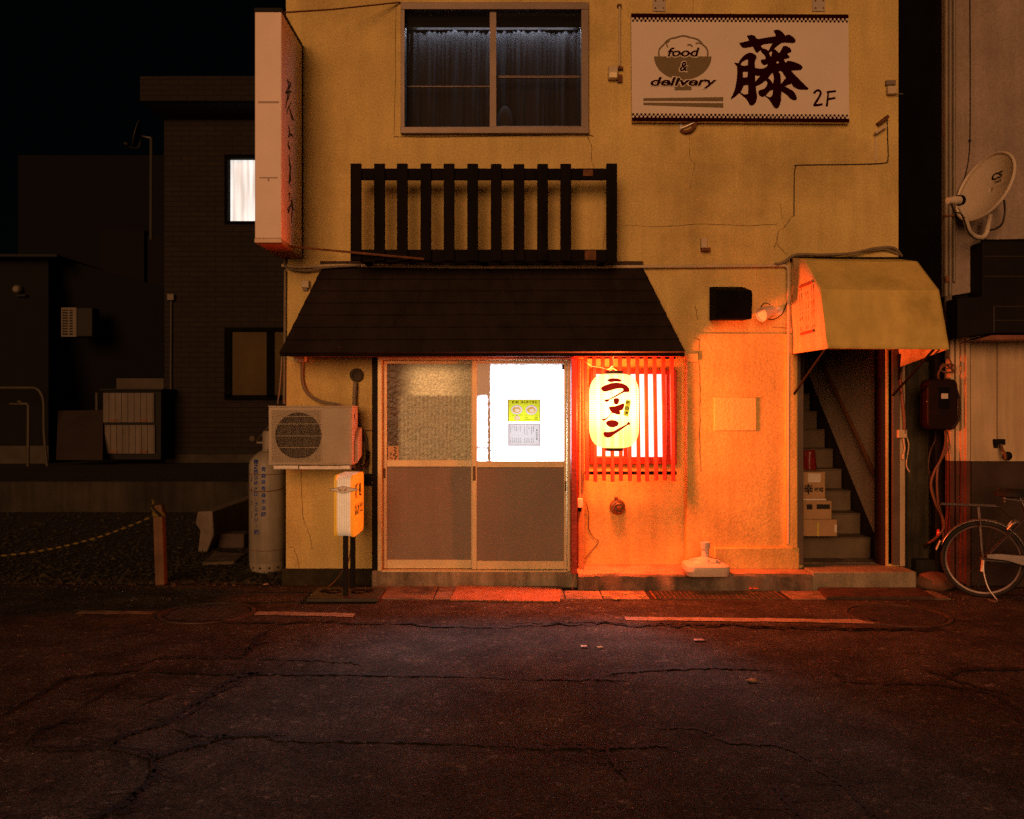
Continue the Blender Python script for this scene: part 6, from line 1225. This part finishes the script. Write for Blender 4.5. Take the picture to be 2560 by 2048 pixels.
part('base', MB().box(bx(412), bx(1000), BYD + .03, BYD + .2, .40, bz(1132)), mat("lot_base", (.035, .03, .022), .9, .4, 3), bh_); part('base_flashing', MB().box(bx(410), bx(1000), BYD - .03, BYD + .2, bz(1131) - .02, bz(1127)), BLACK, bh_)
part('parapet', MB().box(X(350, 17.3), bx(1000), 17.3, BYD + 8, Z(253, 17.3), Z(191, 17.3)).add([], []), BRK, bh_); part('eave_soffit', MB().prism([(X(352, 17.3), 17.34, Z(255, 17.3)), (bx(1000), 17.34, Z(255, 17.3)), (bx(1000), BYD - .002, bz(300)), (bx(412), BYD - .002, bz(300))], (0, .3, .02)), mat("eave_soffit", (.018, .014, .011), .9), bh_)
BKF = mat("black_window_frame", (.003, .0025, .002), .8, .2, 6, spec=.03)
def lotwin(py0, py1, panes):
    g = group_part('window', bh_); f_ = MB(); y0, y1 = BYD - .05, BYD + .1
    f_.box(bx(563), bx(762), y0, y1, bz(py0 + 9), bz(py0)); f_.box(bx(563), bx(762), y0, y1, bz(py1), bz(py1 - (12 if py0 > 600 else 6)));
    f_.box(bx(563), bx(571 if py0 < 600 else 580), y0, y1, bz(py1 - 6), bz(py0 + 9)); f_.box(bx(668), bx(686), y0, y1, bz(py1 - 6), bz(py0 + 9)); f_.box(bx(750), bx(762), y0, y1, bz(py1 - 6), bz(py0 + 9))
    part('frame', f_, BKF, g); return g
g = lotwin(388, 560, 0)
CT = bpy.data.materials.new("lit_curtain"); CT.use_nodes = True; t = CT.node_tree; N = t.nodes; L = t.links; b = N["Principled BSDF"]
tc = N.new("ShaderNodeTexCoord"); mp = N.new("ShaderNodeMapping"); mp.inputs["Scale"].default_value = (7, 1, .5); L.new(tc.outputs["Object"], mp.inputs[0]); no = N.new("ShaderNodeTexNoise"); no.inputs["Scale"].default_value = 1.6; no.inputs["Detail"].default_value = 4; L.new(mp.outputs[0], no.inputs[0])
L.new(rng(N, L, no.outputs[0], .3, .62, .55, .92), b.inputs["Emission Strength"]); b.inputs["Emission Color"].default_value = (1, .93, .86, 1); b.inputs["Base Color"].default_value = (.5, .5, .5, 1)
rows = [[Vector((bx(571) + (bx(755) - bx(571)) * i / 80, BYD + .13 + .02 * sin(i * .9 + sin(i * .3)), z)) for i in range(81)] for z in (bz(556), bz(394))]
part('lit_curtain', MB().sheet(rows), CT, g, fix=False)
g = lotwin(820, 1000, 0)
RG = mat("reeded_glass", (.055, .036, .010), .5, .35, 1.2, .6, 45, spec=.08, fine=.3, fscale=50)  # warm base colour stands in for reflected street light
part('pane', MB().box(bx(579), bx(669), BYD + .0, BYD + .01, bz(989), bz(830)), RG, g); part('pane', MB().box(bx(685), bx(751), BYD + .0, BYD + .01, bz(989), bz(830)), RG, g)
dp = thing('conduit_riser', 'thin pale conduit with a square box running up the brick building', 'pipe', (bx(430), BYD, bz(1140))); part('box', MB().box(bx(422), bx(439), BYD - .10, BYD - .002, bz(752), bz(736)), mat("lot_pipe", (.12, .10, .075), .6), dp, bevel=.01); part('pipe', MB().tube([(bx(430), BYD - .04, bz(1145)), (bx(429), BYD - .04, bz(930)), (bx(430), BYD - .04, bz(752))], .022, 8), mat("lot_pipe_dim", (.05, .045, .032), .6), dp)
# storage lockers and boards
LYD = 17.2
lo = thing('storage_locker', 'pale ribbed two tier storage locker beside the brick building', 'locker', (X(325, LYD), LYD, Z(1150, LYD)))
q = lambda px: X(px, LYD)
part('body', MB().box(q(257), q(402), LYD + .02, LYD + .8, Z(1150, LYD), Z(977, LYD)), BLACK, lo, bevel=.01); part('roof', MB().box(q(252), q(408), LYD - .05, LYD + .85, Z(976.5, LYD), Z(972, LYD)), BLACK, lo)
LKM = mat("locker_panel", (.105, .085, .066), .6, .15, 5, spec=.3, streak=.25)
for (x0_, x1_, a, e) in ((260, 386, 983, 1056), (264, 388, 1063, 1134)):
    dr = MB(); 
    for k in range(8): u0 = x0_ + (x1_ - x0_) * k / 8; u1 = x0_ + (x1_ - x0_) * (k + .86) / 8; dr.box(q(u0), q(u1), LYD - .035, LYD + .019, Z(e, LYD), Z(a, LYD)); dr.box(q(u1), q(x0_ + (x1_ - x0_) * (k + 1) / 8), LYD - .02, LYD + .019, Z(e, LYD), Z(a, LYD))
    dd_ = part('door', dr, LKM, lo)
    for u in (278, 352): part('handle', MB().box(q(u), q(u + 18), LYD - .05, LYD - .036, Z(e - 3, LYD), Z(e - 8, LYD)), RUST, dd_)
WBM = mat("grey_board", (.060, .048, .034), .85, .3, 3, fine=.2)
YB_ = 18.6
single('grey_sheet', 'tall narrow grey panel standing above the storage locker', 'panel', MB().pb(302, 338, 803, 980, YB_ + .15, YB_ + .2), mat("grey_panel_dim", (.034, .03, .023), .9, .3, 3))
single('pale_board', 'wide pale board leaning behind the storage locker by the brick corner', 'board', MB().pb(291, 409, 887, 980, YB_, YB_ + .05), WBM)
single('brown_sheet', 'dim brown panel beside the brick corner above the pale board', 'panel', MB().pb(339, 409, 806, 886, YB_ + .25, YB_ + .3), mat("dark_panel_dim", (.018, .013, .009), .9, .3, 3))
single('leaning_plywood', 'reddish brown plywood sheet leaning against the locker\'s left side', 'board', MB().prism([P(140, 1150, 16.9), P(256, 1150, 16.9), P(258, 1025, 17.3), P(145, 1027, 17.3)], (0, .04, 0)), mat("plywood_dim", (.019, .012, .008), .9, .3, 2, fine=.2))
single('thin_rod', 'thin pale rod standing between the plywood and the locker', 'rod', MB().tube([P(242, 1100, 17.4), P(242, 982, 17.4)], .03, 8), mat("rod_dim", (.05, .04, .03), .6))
# dark house and far house
DKH = thing('dark_house', 'house, toned almost black, with lean-to roof at the far left', 'house', (-9.5, 17.6, .44)); HY = 17.6
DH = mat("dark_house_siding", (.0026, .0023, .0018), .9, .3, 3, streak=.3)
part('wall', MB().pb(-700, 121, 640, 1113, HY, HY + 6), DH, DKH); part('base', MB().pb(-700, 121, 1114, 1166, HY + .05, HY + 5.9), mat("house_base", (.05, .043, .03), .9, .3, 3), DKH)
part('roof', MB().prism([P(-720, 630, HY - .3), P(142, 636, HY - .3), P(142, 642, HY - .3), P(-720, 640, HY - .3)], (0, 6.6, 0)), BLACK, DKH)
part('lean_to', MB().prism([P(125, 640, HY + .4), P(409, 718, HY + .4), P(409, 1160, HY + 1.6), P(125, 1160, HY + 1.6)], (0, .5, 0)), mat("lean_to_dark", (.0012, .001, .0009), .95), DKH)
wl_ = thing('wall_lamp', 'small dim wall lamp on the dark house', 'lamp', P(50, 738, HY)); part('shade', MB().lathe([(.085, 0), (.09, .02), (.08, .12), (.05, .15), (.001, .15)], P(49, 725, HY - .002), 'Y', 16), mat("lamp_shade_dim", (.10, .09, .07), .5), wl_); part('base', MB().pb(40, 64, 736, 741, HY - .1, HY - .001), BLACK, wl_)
wa = thing('wall_air_conditioner', 'small slatted air conditioner end on the dark lean-to wall', 'air conditioner', P(170, 842, HY + .2)); AYY = 17.5
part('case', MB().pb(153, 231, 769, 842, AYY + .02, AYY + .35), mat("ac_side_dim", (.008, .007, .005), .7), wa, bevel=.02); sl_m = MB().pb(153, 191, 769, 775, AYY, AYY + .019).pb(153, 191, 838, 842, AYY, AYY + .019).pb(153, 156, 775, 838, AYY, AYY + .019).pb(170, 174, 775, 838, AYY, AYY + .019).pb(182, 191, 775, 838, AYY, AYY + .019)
for i in range(9): sl_m.pb(156, 182, 778 + i * 6.6, 780.5 + i * 6.6, AYY + .004, AYY + .018)
part('grille', sl_m, mat("ac_grille_dim", (.11, .09, .065), .6), wa)
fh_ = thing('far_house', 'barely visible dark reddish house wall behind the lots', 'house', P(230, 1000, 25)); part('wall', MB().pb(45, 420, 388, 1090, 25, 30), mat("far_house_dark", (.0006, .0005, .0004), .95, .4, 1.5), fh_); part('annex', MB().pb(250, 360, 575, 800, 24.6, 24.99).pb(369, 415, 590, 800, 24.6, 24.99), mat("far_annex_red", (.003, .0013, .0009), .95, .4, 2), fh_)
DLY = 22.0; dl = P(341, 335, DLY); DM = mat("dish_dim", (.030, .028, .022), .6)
dish('small dim satellite dish on a pole above the dark roofs', dl, (-.9, -.30, .25), .34, 1.0, DM, [P(317, 362, DLY - .2), P(330, 370, DLY - .1), P(343, 370, DLY), P(350, 360, DLY), P(351, 345, DLY)], P(377, 345, DLY + .1), (P(318, 361, DLY - .2), P(310, 358, DLY - .25)), None)
single('antenna_pole', 'thin dim pole carrying the far satellite dish', 'pole', MB().tube([P(378, 345, DLY + .1), P(377, 600, DLY + .1)], .04, 8), DM)
# standpipes
PIM = mat("galvanised_pipe_dim", (.06, .052, .035), .5, .2, 5, metal=.3)
single('pipe_hoop', 'tall bent pipe hoop at the far left of the raised lot', 'pipe', MB().tube(catmull([P(-90, 970, 16.9), P(60, 970, 16.9), P(88, 971, 16.9), P(102, 984, 16.9), P(109, 1010, 16.9), P(110, 1080, 16.9), P(118, 1168, 16.9)], 6), .028, 8), PIM)
stp = thing('standpipe', 'short standpipe with a tap inside the pipe hoop', 'standpipe', P(71, 1165, 16.7)); part('pipe', MB().tube([P(70, 1166, 16.7), P(71, 1014, 16.7), P(67, 1010, 16.7), P(50, 1010, 16.7)], .03, 8), PIM, stp); part('tap', MB().tube([P(50, 1010, 16.7), P(24, 1010, 16.7)], .02, 8).tube([P(50, 1006, 16.7), P(50, 1002, 16.7)], .05, 8), PIM, stp)
# litter
def scrap(label, px, py, s, col, z=.012, flat=.25):
    c0 = G(px, py, z); mb = MB(); rows = []
    for i in range(5):
        rows.append([c0 + Vector(((j / 4 - .5) * s * 2 + random.uniform(-.2, .2) * s, (i / 4 - .5) * s * 1.2 + random.uniform(-.2, .2) * s, random.uniform(.05, 1) * s * flat)) for j in range(5)])
    mb.sheet(rows)
    o = single('paper_scrap', label, 'litter', mb, mat("scrap_%02d" % int(sum(col) * 100), col, .7, .2, 40), 'scraps of litter on the street', fix=False, smooth=60); md = o.modifiers.new("thickness", 'SOLIDIFY'); md.thickness = .0015
scrap('tiny white scrap on the asphalt, left of the two in front of the barred window', 1460, 1616, .020, (.7, .6, .5)); scrap('tiny yellowish scrap on the asphalt, right of the two in front of the barred window', 1500, 1618, .018, (.5, .42, .2))
scrap('crumpled clear wrapper on the asphalt nearest the long painted line', 1748, 1600, .032, (.30, .26, .25), flat=.12); scrap('small brown leaf scrap on the asphalt below the crumpled wrapper', 1877, 1702, .028, (.34, .2, .1), flat=.5)
scrap('orange leaf scrap beside the gutter grating', 1884, 1476, .035, (.5, .14, .05), .02, .8); scrap('crumpled white paper on the ledge beside the stair step', 1976, 1421, .042, (.62, .5, .38), .147, 1.2)
scrap('pink scrap on the gravel edge below the gas cylinder', 664, 1463, .022, (.55, .36, .3), .012, .8)
# which glowing surfaces are worth aiming light samples at (render noise only)
for m_ in bpy.data.materials:
    m_.cycles.emission_sampling = 'FRONT' if m_.name in ("lit_frosted_glass", "cool_tube_light") else 'NONE'
S.cycles.sample_clamp_indirect = 4.0
